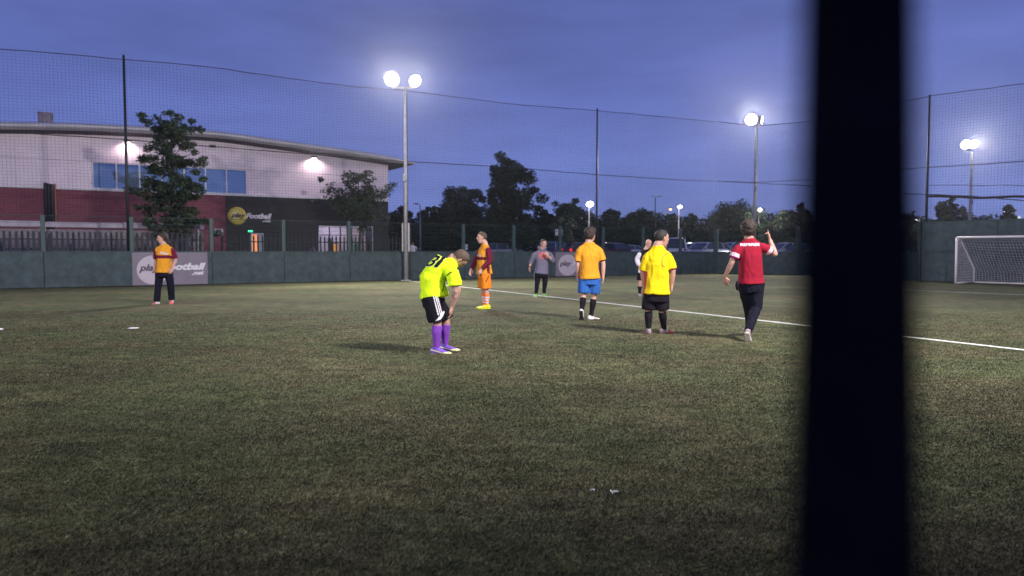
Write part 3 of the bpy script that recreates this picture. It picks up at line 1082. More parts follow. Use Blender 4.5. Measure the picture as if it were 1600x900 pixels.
# doorway: bright interior, leaf, frame
dr = MB()
dr.box(door[0] - .04, door[0] + .03, -.05, .1, door[2], door[3]).box(door[1] - .03, door[1] + .04, -.05, .1, door[2], door[3]).box(door[0] - .04, door[1] + .04, -.05, .1, door[3], door[3] + .06)
df = dr.build('door_frame', M['frame'], bld)
dm = (door[0] * .45 + door[1] * .55)
M['doorglow'] = emis('lit_orange_room', (1.0, .36, .14), .85)
M['whiteglow'] = emis('lit_pale_room', (.62, .55, .75), .55)
M['orangewall'] = mat('orange_wall', (.75, .32, .14), .8)
MB().box(door[0] + .03, dm, .16, .18, door[2], door[3]).build('lit_glass', M['doorglow'], bld)
MB().box(dm + .002, door[1] - .03, .05, .07, door[2], door[3]).build('door_leaf', M['frame'], bld)
# glazed front: room behind
room = MB()
room.box(win[0] - .6, win[1] + .9, 3.4, 3.5, GR, win[3] + .4)
room.build('inner_wall', mat('inner_wall_paint', (.55, .50, .62), .8), bld)
MB().box(win[1] + .92, win[1] + 1.0, .27, 3.39, GR, win[3] + .4).build('inner_side_wall', M['orangewall'], bld)
MB().box(win[0] - .6, win[1] + .9, .27, 3.39, win[3] + .42, win[3] + .5).build('ceiling', M['frame'], bld)
for i in range(3):
    xx = win[0] + .5 + i * 1.15
    MB().box(xx, xx + .5, 1.0, 1.6, win[3] + .38, win[3] + .41).build('ceiling_light', E['strip'], bld)
def pt(loc, power, col, r=.1):
    l = bpy.data.lights.new('room_lamp', 'POINT'); l.energy = power; l.color = col; l.shadow_soft_size = r
    o = bpy.data.objects.new('room_lamp', l); COL.objects.link(o); o.location = loc
def bw(s_, y_, z_): return BC + U * s_ + Nn * y_ + V((0, 0, z_))
pt(bw((win[0] + win[1]) / 2, 2.0, 3.0), 85, (1, .88, .95))
pt(bw(win[1] + .3, 1.0, 2.9), 60, (1, .62, .38))
nm = 5
for i in range(nm + 1):
    xx = win[0] + (win[1] - win[0]) * i / nm
    MB().box(xx - .03, xx + .03, .0, .09, win[2], win[3]).build('mullion', M['frame' if i in (0, 5) else 'wdark'], bld)
    if i < nm:
        MB().box(xx + .032, xx + (win[1] - win[0]) / nm - .032, .04, .05, win[2], win[3]).build('pane', M['clearglass'], bld)
MB().box(win[0], win[1], -.04, .1, win[3], win[3] + .05).build('window_head', M['frame'], bld)
MB().box(win[0], win[1], .0, .1, win[2] + 1.55, win[2] + 1.60).build('transom', M['wdark'], bld)
# furniture glimpsed inside
e = empty('display_stand', bw(bs(566), 1.2, GR), math.atan2(U.y, U.x), label='display stand with green and white posters inside the lit windows', cat='stand')
MB().bbox(-.35, .35, -.03, .03, .1, 1.5, .01).build('panel', mat('poster_pale', (.6, .6, .62), .6), e)
MB().box(-.12, .12, -.045, -.031, .75, 1.2).build('poster', mat('poster_green', (.05, .5, .25), .6), e)
MB().box(-.3, .3, -.2, .2, 0, .04).build('foot', M['wdark'], e)
e = empty('vending_machine', bw(bs(532), .9, GR), math.atan2(U.y, U.x), label='orange lit vending machine standing inside the glazed front', cat='machine')
MB().bbox(-.16, .16, 0, .5, 0, 1.25, .02).build('cabinet', M['wdark'], e)
MB().box(-.13, .13, -.012, -.002, .25, 1.2).build('lit_front', emis('vending_glow', (1, .42, .08), .9), e)

# ------------------------------------------------------------------ palisade fences, shed
PALE = MB()
PALE.add([(-.034, -.012, 0), (.034, -.012, 0), (.034, -.012, 1.0), (0, -.012, 1.05), (-.034, -.012, 1.0), (-.034, .012, 0), (.034, .012, 0), (.034, .012, 1.0), (0, .012, 1.05), (-.034, .012, 1.0)],
         [(0, 1, 2, 3, 4), (9, 8, 7, 6, 5), (0, 5, 6, 1), (1, 6, 7, 2), (2, 7, 8, 3), (3, 8, 9, 4), (4, 9, 5, 0)])
def palisade(off, x0, x1, ytop_px, xref, gap, label, wide=1.0):
    p0 = A + Nn * off
    _, s0 = on_line(p0, U, x0)
    pr, sr = on_line(p0, U, xref)
    _, s1 = on_line(p0, U, x1)
    zt = P(xref, ytop_px, pr.y).z
    h = zt - GR
    e = empty('palisade_fence', p0 + U * s0 + V((0, 0, GR)), math.atan2(U.y, U.x), label=label, cat='fence')
    me = PALE.mesh('pale')
    for v in me.vertices:
        v.co.z = v.co.z * (h - .05); v.co.x *= wide
    me.materials.append(M['pale'])
    L = s1 - s0
    n = int(L / gap)
    for k in range(n + 1):
        o = link_mesh('pale', me, None, e, loc=(k * gap + random.uniform(-.006, .006), random.uniform(-.004, .004), random.uniform(-.02, .01)))
        o.rotation_euler = (0, random.uniform(-.008, .008), 0)
    for zz in (h * .28, h * .80):
        MB().box(0, L, .013, .06, zz - .025, zz + .025).build('rail', M['pale'], e)
    k = 0.0
    while k < L:
        MB().box(k - .05, k + .05, .062, .16, 0, h - .1).build('post', M['pale'], e)
        k += 2.75
    return e
palisade(2.2, -60, 322, 361.5, 100, .188, 'dark palisade fence in front of the grey store, left of the lit doorway', 1.25)
palisade(7.2, 348, 640, 369.0, 480, .215, 'dark palisade fence in front of the black wall and glazed front', 1.2)
def shed():
    p0 = A + Nn * 4.0
    _, s0 = on_line(p0, U, -70)
    _, s1 = on_line(p0, U, 318)
    pr, sr = on_line(p0, U, 60)
    zt = P(60, 345.5, pr.y).z
    e = empty('storage_shed', p0 + U * s0 + V((0, 0, GR)), math.atan2(U.y, U.x), label='long low grey block store with pale roof edge behind the palisade fence', cat='shed')
    L = s1 - s0
    h = zt - GR
    bw_ = 2.9
    k = 0
    # courses of blocks with recessed joints
    bl = .44; bh = .215
    MB().box(0, L, .03, 2.4, 0, h - .32).build('wall', M['block'], e)
    rows = int((h - .34) / bh)
    mb = MB()
    for r in range(rows):
        x = -(r % 2) * bl / 2
        while x < L - .05:
            a, b = max(0, x + .006), min(L, x + bl - .006)
            if b - a > .03:
                d = random.uniform(0, .008)
                mb.box(a, b, .0 - d, .029, h - .34 - (r + 1) * bh + .006, h - .34 - r * bh - .006)
            x += bl
    mb.build('blocks', M['block'], e, kind='stuff')
    while k * bw_ < L:
        a, b = k * bw_ + .01, min(L, (k + 1) * bw_ - .01)
        MB().bbox(a, b, -.22, -.16, h - .24, h - .02 - .03 * (k % 3 == 1), .01).build('fascia_board', M['fascia'], e)
        MB().bbox(a, b, -.16, 2.5, h - .05, h + .0 - .02 * (k % 2), .008).build('roof_sheet', M['fascia'], e)
        if k % 2: MB().box(a + .02, a + .09, -.24, -.2, .4, h - .2).build('downpipe', M['galvcover'], e)
        k += 1
shed()

# ------------------------------------------------------------------ trees
def leaf_cloud(centers, radii, counts, size, lift=0.0, flat=.7):
    """returns verts, faces of bent leaf quads around clump centres"""
    pos = []
    for c, r, n in zip(centers, radii, counts):
        d = rng.normal(0, 1, (n, 3))
        d /= np.linalg.norm(d, axis=1)[:, None] + 1e-9
        q = d * (rng.random(n) ** .45)[:, None] * r
        q[:, 2] *= flat
        pos.append(q + np.array(c))
    pos = np.concatenate(pos)
    n = len(pos)
    a = rng.normal(0, 1, (n, 3)); a[:, 2] *= .6
    a /= np.linalg.norm(a, axis=1)[:, None]
    b = rng.normal(0, 1, (n, 3))
    b -= a * (a * b).sum(1)[:, None]
    b /= np.linalg.norm(b, axis=1)[:, None]
    s = size * (.55 + .9 * rng.random(n))[:, None]
    v = np.stack([pos - a * s, pos + b * s * .36 - a * s * .1, pos + a * s, pos - b * s * .36 - a * s * .1], 1)
    v[:, 1, 2] += s[:, 0] * .1
    f = np.arange(n * 4).reshape(n, 4)
    return v.reshape(-1, 3), f
def tree(base, height, width, label, name='deciduous_tree', trunk_r=.09, crown0=.25, shape='oval', leaf=.10, density=1.0, mats=('leafa', 'leafb', 'leafc'), limbs=16, group=None, seed=0, clump=.2, lod=1, droop=0):
    rs = random.Random(seed)
    e = empty(name, base, label=label, cat='tree', group=group)
    mb = MB()
    lean = V((rs.uniform(-.03, .03), rs.uniform(-.03, .03), 0)) * height
    tp = [V((0, 0, 0)) + lean * (k / 5) ** 1.5 + V((rs.uniform(-.02, .02), rs.uniform(-.02, .02), 0)) * (k > 0) * height * .3 + V((0, 0, height * .93 * k / 5)) for k in range(6)]
    mb.tube(tp, [trunk_r * (1 - .17 * k) for k in range(6)], 7)
    cents, rads, cnts = [], [], []
    for i in range(limbs):
        t = crown0 + (1 - crown0) * (i + .5) / limbs * .92
        k = t * 5 / .93 if t < .9 else 4.9
        k = min(4.95, t * 5)
        p = tp[int(k)].lerp(tp[min(5, int(k) + 1)], k - int(k))
        az = i * 2.4 + rs.uniform(-.5, .5)
        u = (t - crown0) / (1 - crown0)
        if shape == 'oval': w = math.sin(math.pi * min(1, u * .86 + .16)) ** .7
        elif shape == 'cone': w = (1 - u) ** .8 + .1
        elif shape == 'spire': w = (.62 + 1.0 * u if u < .35 else 1.0 - (u - .35) * 1.32) * (.8 + .3 * rs.random())
        elif shape == 'column': w = (1 - max(0, u - .45) / .55) ** .6 * (.75 + .25 * rs.random()) if u > .45 else .8 + .2 * rs.random()
        else: w = math.sqrt(max(.05, 1 - (u * 1.0) ** 2))
        R = width / 2 * w * rs.uniform(.72, 1.12)
        rise = height * rs.uniform(.03, .12) - droop * R
        tip = p + V((math.cos(az) * R, math.sin(az) * R, rise))
        midp = p.lerp(tip, .5) + V((0, 0, height * .015))
        mb.tube([p, midp, tip], [trunk_r * .42 * (1 - .6 * t), trunk_r * .25 * (1 - .6 * t), trunk_r * .08], 5)
        nn = max(2, int(3 * R / (width / 2)) + 1)
        for j in range(nn):
            f_ = (j + 1) / nn
            c_ = p.lerp(tip, f_) + V((rs.gauss(0, 1), rs.gauss(0, 1), rs.gauss(0, .8))) * width * .06
            r_ = clump * width * rs.uniform(.5, 1.05) * (.7 + .3 * (1 - f_))
            cents.append(c_[:]); rads.append(r_); cnts.append(max(8, int(density * 90 * (r_ / (clump * width)) ** 2)))
        if lod:
            for j in range(2):
                q = p.lerp(tip, rs.uniform(.4, .8))
                t2 = q + V((rs.gauss(0, 1), rs.gauss(0, 1), rs.gauss(.2, .6))) * width * .13
                mb.tube([q, t2], [trunk_r * .10, trunk_r * .04], 4)
                cents.append(t2[:]); rads.append(clump * width * rs.uniform(.35, .6)); cnts.append(int(density * 38))
    top = tp[5]
    cents.append((top + V((0, 0, height * .02)))[:]); rads.append(clump * width * .5); cnts.append(int(45 * density))
    mb.build('trunk', M['bark'], e)
    v, f = leaf_cloud(cents, rads, cnts, leaf)
    mi = np.repeat(rng.integers(0, 3, len(cents)), cnts)
    r2 = rng.random(len(mi))
    mi = np.where(r2 < .3, rng.integers(0, 3, len(mi)), mi)
    cloud_mesh('crown', v, f, [M[m_] for m_ in mats], mi, parent=e)
    return e
def tree_px(x, ytop, xl, xr, Y, gz=GR, **kw):
    b = P(x, 393, Y)
    h = P(x, ytop, Y).z - gz
    w = (xr - xl) / F * Y
    return tree((b.x, Y, gz), h, w, **kw)
p_, _ = on_line(A + Nn * 2.9, U, 268)
tree_px(269, 163, 205, 332, p_.y, label='tall slender leafy tree in front of the brick wall, behind the left player', shape='spire', crown0=.20, leaf=.075, density=2.6, limbs=44, seed=5, trunk_r=.08, clump=.13)
p_, _ = on_line(A + Nn * 7.9, U, 563)
tree_px(563, 268, 512, 618, p_.y, label='small spreading tree in front of the glazed front of the hall', shape='oval', crown0=.42, leaf=.09, density=1.6, limbs=24, seed=8, clump=.16)
tree_px(795, 246, 750, 842, 66, label='tall broad dark tree standing alone above the car park trees', shape='oval', crown0=.15, leaf=.14, density=5.5, limbs=34, seed=12, trunk_r=.2, clump=.20)
GRPT = 'trees beyond the car park'
far = [
 (628, 322, 604, 650, 78, 'dark round tree showing behind the floodlight mast', 'oval', None),
 (670, 323, 650, 694, 84, 'dark tree right of the floodlight mast, beside the unlit lamp column', 'oval', None),
 (722, 292, 686, 768, 80, 'broad loose grey green tree left of the tallest dark tree', 'dome', None),
 (697, 316, 676, 715, 88, 'narrow dark tree tucked behind the broad grey green tree', 'oval', None),
 (852, 327, 834, 874, 84, 'thin open tree right of the tallest dark tree', 'oval', None),
 (893, 318, 868, 938, 80, 'broad dark tree behind the brightest small street lamp', 'dome', None),
 (955, 328, 934, 978, 82, 'dark bushy tree right of the net pole', 'dome', None),
 (1004, 330, 974, 1036, 86, 'loose spreading tree above the bald player', 'oval', None),
 (1052, 333, 1036, 1070, 84, 'small round tree behind the yellow shirt player', 'dome', None),
 (1081, 333, 1062, 1098, 86, 'round dark tree right of the lit street lamp on a slim column', 'dome', None),
 (1150, 323, 1102, 1204, 82, 'wide dark domed tree behind the referee', 'dome', None),
 (1236, 331, 1204, 1272, 78, 'dark tree left of the near post, beside the pointing hand', 'dome', None),
 (1248, 315, 1234, 1264, 92, 'narrow tall tree at the left edge of the near post', 'cone', None),
 (1340, 320, 1280, 1400, 85, 'wide dark tree hidden mostly by the near post', 'dome', None),
 (1470, 313, 1452, 1486, 86, 'left one of two small pointed trees above the tall end wall', 'cone', None),
 (1488, 308, 1474, 1503, 88, 'right and taller of two pointed trees above the tall end wall', 'cone', None),
 (1502, 322, 1492, 1514, 92, 'small bush topped tree just left of the far floodlight mast', 'oval', None),
 (1577, 318, 1562, 1592, 88, 'small pointed tree beside the far white light above the goal', 'cone', None),
]
for i, (x, yt, xl, xr, Y, lab, shp, _n) in enumerate(far):
    big = (xr - xl) > 60
    mats_ = ('leafa', 'leafb', 'leafc') if i % 3 else ('leafc', 'leafa', 'leafc')
    tree_px(x, yt, xl, xr, Y, label=lab, shape=shp, crown0=.08 if shp != 'cone' else .15, leaf=.17, density=5.0 if big else 3.4, limbs=26 if big else 18, seed=40 + i, trunk_r=.16, clump=.24, group=GRPT, mats=mats_, lod=1)
# a lower pale shrub lit by the lamp near the sign, and one by the referee's hand
def shrub(x, ytop, xl, xr, Y, label, mats=('leafd', 'leafb', 'leafa'), n=14, leaf=.13, dens=70):
    b = P(x, 393, Y)
    h = P(x, ytop, Y).z - GR
    w = (xr - xl) / F * Y
    rs = random.Random(int(x))
    e = empty('shrub', (b.x, Y, GR), label=label, cat='shrub')
    mb = MB()
    cents, rads, cnts = [], [], []
    for i in range(n):
        az = i * 2.4
        tip = V((math.cos(az) * w / 2 * rs.uniform(.3, .85), math.sin(az) * w / 2 * rs.uniform(.3, .8), h * rs.uniform(.35, .93)))
        mb.tube([(0, 0, 0), tip * .5 + V((0, 0, .1)), tip], [.03, .02, .006], 5)
        cents.append(tip[:]); rads.append(w * .17); cnts.append(dens)
        cents.append((tip * .6)[:]); rads.append(w * .18); cnts.append(dens)
    mb.build('stem', M['bark'], e)
    v, f = leaf_cloud(cents, rads, cnts, leaf)
    cloud_mesh('foliage', v, f, [M[m_] for m_ in mats], rng.integers(0, 3, len(f)), parent=e)
shrub(885, 338, 868, 905, 70, 'pale lit spiky shrub behind the white notice board', n=16)
shrub(1212, 342, 1196, 1232, 68, 'pale olive shrub behind the pointing hand of the referee', n=14)
shrub(1560, 344, 1540, 1580, 66, 'low pale shrub above the tall end wall right of the mast', n=10)
# the continuous undergrowth that fills in below the crowns
def undergrowth():
    cents, rads, cnts = [], [], []
    for i in range(330):
        x = 590 + (1720 - 590) * i / 330 + random.uniform(-5, 5)
        Y = random.uniform(88, 104)
        b = P(x, 393, Y)
        top = 338 + 5 * noise.noise(V((x * .03, 0, 0))) + random.uniform(0, 30)
        if x > 1430: top = 338 + 4 * noise.noise(V((x * .03, 4, 0))) + random.uniform(0, 30)
        z = P(x, top, Y).z
        cents.append((b.x, Y, max(.8, z - .6))); rads.append(1.5); cnts.append(170)
        cents.append((b.x + .5, Y - 2, max(1.0, z * .45))); rads.append(1.8); cnts.append(95)
    v, f = leaf_cloud(cents, rads, cnts, .26)
    cloud_mesh('hedge_undergrowth', v, f, [M['leafa'], M['leafc'], M['leafb']], rng.integers(0, 3, len(f)), kind='stuff',
               label='dark undergrowth and hedge filling the far edge of the car park')
undergrowth()

# ------------------------------------------------------------------ street lamps
def lamp_pt(loc, power, col):
    l = bpy.data.lights.new('street_lamp_light', 'POINT'); l.energy = power; l.color = col; l.shadow_soft_size = .3
    o = bpy.data.objects.new('street_lamp_light', l); COL.objects.link(o); o.location = loc
def street_lamp(x, ylamp, Y, label, kind='cool', size=.3, arm=.0, twin=False, lit=True):
    b = P(x, 393, Y)
    H = P(x, ylamp, Y).z - GR
    e = empty('street_lamp', (b.x, Y, GR), label=label, cat='street lamp', group='street lamps round the car park')
    MB().tube([(0, 0, 0), (0, 0, H * .5), (0, 0, H)], [.09, .07, .05], 8).build('column', M['galv'] if not twin else M['darksteel'], e)
    MB().box(-.12, .12, -.12, .12, 0, .02).build('base_plate', M['galv'], e)
    sides = (-1, 1) if twin else (1,)
    for s in sides:
        ax = arm * s
        MB().tube([(0, 0, H - .06), (ax * .5, -.05, H + .04), (ax, -.1, H + .06)], .03, 6).build('arm', M['galv'], e)
        hd = MB().bbox(ax - .14, ax + .34 * (1 if s > 0 else .4), -.24, .06, H + .04, H + .15, .02).build('lamp_head', M['lamp_body'], e)
        if lit:
            MB().ball((ax + .08, -.10, H + .0), (size, size * .8, size * .75), 12, 8).build('lens', E[kind], hd)
            lamp_pt(V((b.x + ax + .08, Y - 2.4, GR + H - .8)), 380 if kind == 'cool' else 200, (1, .93, .95) if kind == 'cool' else (1, .55, .25))
street_lamp(920, 319, 72, 'bright white street lamp right of the tallest tree, left of the net pole', 'cool', .36)
street_lamp(1060, 323, 78, 'small white street lamp above the yellow shirt player', 'cool', .24)
street_lamp(1184.5, 328, 80, 'small white street lamp to the right of the corner mast', 'cool', .26)
street_lamp(1041, 327, 96, 'orange street lamp left of the small white one', 'warm', .18, .4)
street_lamp(1150, 330, 96, 'orange street lamp left of the corner mast', 'warm', .20, .3)
street_lamp(1258, 336, 90, 'orange street lamp by the left edge of the near post', 'warm', .16, .3)
street_lamp(1427, 344, 92, 'low white street lamp beside the right edge of the near post', 'cool', .24, .2)
street_lamp(1567, 331, 90, 'bright reflection modelled as a white lamp in front of the pointed tree above the goal', 'cool', .3, .2)  # a bright reflection, built here as a lit lamp on a column
street_lamp(657, 320, 74, 'unlit street lamp with a short arm between tree tops right of the tall mast', 'cool', .2, -.5, lit=False)
street_lamp(1023, 308, 82, 'unlit twin headed lamp column above the loose spreading tree', 'cool', .2, .35, twin=True, lit=False)

# notice boards in the car park
def board_sign(x, y0, y1, w, Y, label, pattern):
    b = P(x, 393, Y)
    z0, z1 = P(x, y1, Y).z - GR, P(x, y0, Y).z - GR
    e = empty('notice_board', (b.x, Y, GR), label=label, cat='sign')
    W = w / F * Y
    MB().tube([(0, .03, 0), (0, .03, z1)], .035, 8).build('leg', M['galv'], e)
    MB().bbox(-W / 2, W / 2, -.03, .0, z0, z1, .008).build('plate', M['wletter'], e)
    for (a, b_, c_, d_) in pattern:
        MB().box(-W / 2 + a * W, -W / 2 + b_ * W, -.036, -.031, z0 + c_ * (z1 - z0), z0 + d_ * (z1 - z0)).build('print', M['bletter'], e)
board_sign(727, 382, 390.5, 7.5, 58, 'small square white notice between the bending player and the orange one', [(.3, .6, .2, .3), (.35, .65, .45, .55), (.3, .4, .3, .5), (.55, .65, .5, .75)])
board_sign(873, 358.5, 368, 11, 58, 'white notice board above the parked cars beside the man in the hoodie', [(.55, .95, .55, .65), (.45, .6, .25, .5), (.1, .3, .6, .8)])

# ------------------------------------------------------------------ cars
def paint(name, col):
    return mat(name, col, .28, .35, var=.04, scale=1, spec=.6)
def make_car(loc, rz, label, pm_, L=4.2, W=1.74, H=1.46, style='hatch', tail=False):
    e = empty('parked_car', loc, rz, label=label, cat='car', group='cars parked beyond the far fence')
    hl, hw = L / 2, W / 2
    # side profile of the lower body: x from rear (-) to front (+)
    if style == 'mpv':
        st_ = [(-1, .45, .78), (-.97, .30, .98), (-.7, .24, 1.0), (0, .22, 1.0), (.5, .24, .98), (.8, .28, .86), (.95, .32, .72), (1, .42, .6)]
        cab = [(-.96, 1.0), (-.90, H - .06), (-.5, H), (.1, H - .01), (.36, H - .10), (.68, .96)]
    elif style == 'estate':
        st_ = [(-1, .45, .76), (-.97, .30, .92), (-.7, .24, .94), (0, .22, .94), (.4, .24, .92), (.75, .28, .82), (.94, .32, .70), (1, .42, .6)]
        cab = [(-.95, .94), (-.84, H - .08), (-.45, H), (0, H - .01), (.18, H - .08), (.48, .90)]
    else:
        st_ = [(-1, .45, .78), (-.97, .30, .94), (-.7, .24, .95), (0, .22, .93), (.4, .24, .91), (.72, .28, .82), (.93, .32, .68), (1, .42, .56)]
        cab = [(-.93, .94), (-.76, H - .10), (-.40, H - .01), (-.02, H), (.17, H - .08), (.52, .89)]
    vv, ff = [], []
    for (x, zb, zt) in st_:
        k = 1 - .12 * abs(x) ** 6
        w = hw * k
        vv += [(x * hl, -w * .86, zb), (x * hl, -w, zb + .12), (x * hl, -w, (zb + zt) / 2 + .05), (x * hl, -w * .93, zt - .03), (x * hl, -w * .75, zt), (x * hl, w * .75, zt), (x * hl, w * .93, zt - .03), (x * hl, w, (zb + zt) / 2 + .05), (x * hl, w, zb + .12), (x * hl, w * .86, zb)]
    n = 10
    for k in range(len(st_) - 1):
        for i in range(n):
            j = (i + 1) % n
            ff.append((k * n + i, k * n + n + i, k * n + n + j, k * n + j))
    ff += [tuple(range(n)), tuple(range(len(vv) - 1, len(vv) - n - 1, -1))]
    mb = MB(); mb.add(vv, ff, True)
    mb.build('body', pm_, e)
    # glasshouse
    vv, ff = [], []
    for (x, z) in cab:
        low = .90
        f_ = (z - .9) / (H - .9)
        vv += [(x * hl, -hw * .90, low - .03), (x * hl, -hw * (.90 - .16 * f_), z), (x * hl, hw * (.90 - .16 * f_), z), (x * hl, hw * .90, low - .03)]
    for k in range(len(cab) - 1):
        for i in range(3):
            ff.append((k * 4 + i, k * 4 + 4 + i, k * 4 + 5 + i, k * 4 + 1 + i))
    mb = MB(); mb.add(vv, ff)
    mb.build('windows', M['carglass'], e)
    # roof skin and pillars, a little proud
    mb = MB()
    top = [c for c in cab if c[1] > H - .2]
    vv, ff = [], []
    for (x, z) in top:
        f_ = (z - .9) / (H - .9)
        w = hw * (.90 - .16 * f_)
        vv += [(x * hl, -w - .012, z - .05), (x * hl, -w * .86, z + .022), (x * hl, 0, z + .035), (x * hl, w * .86, z + .022), (x * hl, w + .012, z - .05)]
    for k in range(len(top) - 1):
        for i in range(4):
            ff.append((k * 5 + i, k * 5 + 5 + i, k * 5 + 6 + i, k * 5 + 1 + i))
    mb.add(vv, ff, True)
    mb.build('roof_panel', pm_, e)
    for s in (-1, 1):
        def cw(x, z):
            f_ = (z - .9) / (H - .9)
            return (x * hl, s * (hw * (.90 - .16 * f_) + .008), z)
        c0, c1, c2, c3 = cab[0], cab[1], cab[-2], cab[-1]
        for a, b, w_ in ((cw(c3[0], .90), cw(c2[0], c2[1]), .07), (cw(c0[0], .92), cw(c1[0], c1[1]), .10), (cw(-.12, .9), cw(-.10, H - .03), .08), (cw(-.58, .9), cw(-.52, H - .04), .09)):
            MB().beam(a, b, .03, w_, (0, 1, 0)).build('pillar', pm_, e)
        MB().ball((.42 * hl, s * (hw + .09), .98), (.07, .09, .06), 8, 6).build('mirror', pm_, e)
        for xx in (-.62, .63):
            wh = empty('wheel', (xx * hl, s * (hw - .10), .31)); wh.parent = e
            MB().lathe([(.22, -.09), (.30, -.085), (.315, -.05), (.315, .05), (.30, .085), (.22, .09)], 18, axis=(0, 1, 0)).build('tyre', M['rubber'], wh)
            MB().lathe([(.05, -.07), (.2, -.095), (.205, 0), (.2, .095), (.05, .07)], 12, axis=(0, 1, 0)).build('rim', M['alloy'], wh)
        MB().bbox(hl * .90, hl * .965, s * hw * .66 - .16, s * hw * .66 + .16, .60, .74, .02).build('headlight', M['chrome'], e)
        MB().bbox(-hl * .995, -hl * .93, s * hw * .78 - .10, s * hw * .78 + .10, .72, .94, .02).build('tail_light', E['red'] if tail else M['tailoff'], e)
    MB().box(hl * .99, hl * 1.005, -.26, .26, .40, .50).build('number_plate', M['wletter'], e)
    MB().box(-hl * 1.005, -hl * .99, -.26, .26, .50, .60).build('number_plate', M['wletter'], e)
    return e
M['tailoff'] = mat('tail_lens_off', (.25, .01, .01), .2)
SIL = paint('car_silver', (.66, .68, .76)); WHT = paint('car_white', (.82, .82, .88)); BLU = paint('car_blue', (.05, .07, .22)); RED = paint('car_red', (.22, .012, .03)); DRK = paint('car_dark', (.02, .02, .03)); LBL = paint('car_pale_blue', (.50, .57, .74))
def car_px(x, Y, rz, label, p, **kw):
    b = P(x, 393, Y)
    make_car((b.x, Y, GR), math.radians(rz), label, p, **kw)
car_px(869, 61, 62, 'dark blue estate parked beside the notice board, partly behind the fence post', BLU, style='estate', H=1.5)
car_px(921, 57.5, 24, 'dark red car with glowing tail lights beside the orange tee shirt', RED, tail=True, H=1.42)
car_px(950, 62, 120, 'dark hatchback with pale roof edge right of the orange tee shirt', DRK, H=1.44)
car_px(974, 74, 170, 'pale blue low car between the net pole and the bald player', LBL, H=1.36)
car_px(1049, 60, 88, 'white people carrier seen from behind, right of the yellow shirt player', WHT, style='mpv', H=1.80, W=1.8)
car_px(1083, 62, 205, 'silver estate nosing left behind the other silver car', SIL, style='estate', H=1.47)
car_px(1102, 56.5, 212, 'silver hatchback nosing left, nearest of the cars right of the white one', SIL, H=1.42)
car_px(1142, 60, 208, 'pale blue hatchback behind the left arm of the referee', LBL, H=1.46)
car_px(1176, 63, 205, 'dark red hatchback hidden mostly behind the referee', RED, H=1.44)
car_px(1226, 61, 200, 'silver car beyond the pointing arm, left of the near post', SIL, H=1.44)
car_px(1256, 58, 200, 'black saloon in front of the silver car beside the near post', DRK, H=1.36)
car_px(771, 66, 190, 'silver car showing just behind the shoulder of the orange and maroon player', SIL, H=1.46)

# ------------------------------------------------------------------ people
def cloth(name, col, rough=.9, var=.08, sheen=0):
    return mat(name, col, rough, var=var, scale=9, bump=.5, bscale=11, bdist=.03, sheen=sheen, spec=.12, stretch=(1.6, 1.6, .55))
SK = mat('skin', (.44, .235, .185), .55, var=.10, scale=14, bump=.12, bscale=60, bdist=.003)
SK2 = mat('skin_fair', (.50, .28, .23), .55, var=.10, scale=14, bump=.12, bscale=60, bdist=.003)
TATT = mat('tattooed_skin', (.16, .11, .11), .6, var=.6, scale=26, col2=(.40, .24, .20))
HAIR = {k: mat('hair_' + k, c, .7, var=.35, scale=60, bump=.6, bscale=120, bdist=.006) for k, c in dict(brown=(.026, .014, .011), dark=(.012, .009, .009), light=(.075, .045, .032), grey=(.12, .10, .10), none=(.4, .25, .2)).items()}
DARKEYE = mat('eye_dark', (.03, .02, .02), .3)
LIP = mat('lip', (.30, .11, .10), .6)
def rings(mb, pts, side, n=14, sq=1.0, capr=.45):
    """loft: pts = [(p, a, b)]; a is the half width along side, b across"""
    P_ = [(V(p), a, b) for p, a, b in pts]
    # rounded ends
    t0 = (P_[0][0] - P_[1][0]).normalized(); t1 = (P_[-1][0] - P_[-2][0]).normalized()
    r0 = min(P_[0][1], P_[0][2]); r1 = min(P_[-1][1], P_[-1][2])
    P_ = [(P_[0][0] + t0 * r0 * capr, P_[0][1] * .55, P_[0][2] * .55)] + P_ + [(P_[-1][0] + t1 * r1 * capr, P_[-1][1] * .55, P_[-1][2] * .55)]
    vv, ff = [], []
    side = V(side)
    for k, (p, a, b) in enumerate(P_):
        t = (P_[min(k + 1, len(P_) - 1)][0] - P_[max(k - 1, 0)][0])
        if t.length < 1e-6: t = V((0, 0, 1))
        t.normalize()
        s = side - t * side.dot(t)
        if s.length < 1e-3: s = t.orthogonal()
        s.normalize()
        w = t.cross(s)
        for i in range(n):
            th = 2 * math.pi * i / n
            c_, s_ = math.cos(th), math.sin(th)
            c_ = math.copysign(abs(c_) ** sq, c_); s_ = math.copysign(abs(s_) ** sq, s_)
            vv.append(p + s * (a * c_) + w * (b * s_))
    for k in range(len(P_) - 1):
        for i in range(n):
            j = (i + 1) % n
            ff.append((k * n + i, k * n + j, k * n + n + j, k * n + n + i))
    ff.append(tuple(range(n - 1, -1, -1)))
    ff.append(tuple(range((len(P_) - 1) * n, len(P_) * n)))
    mb.add(vv, ff, True)
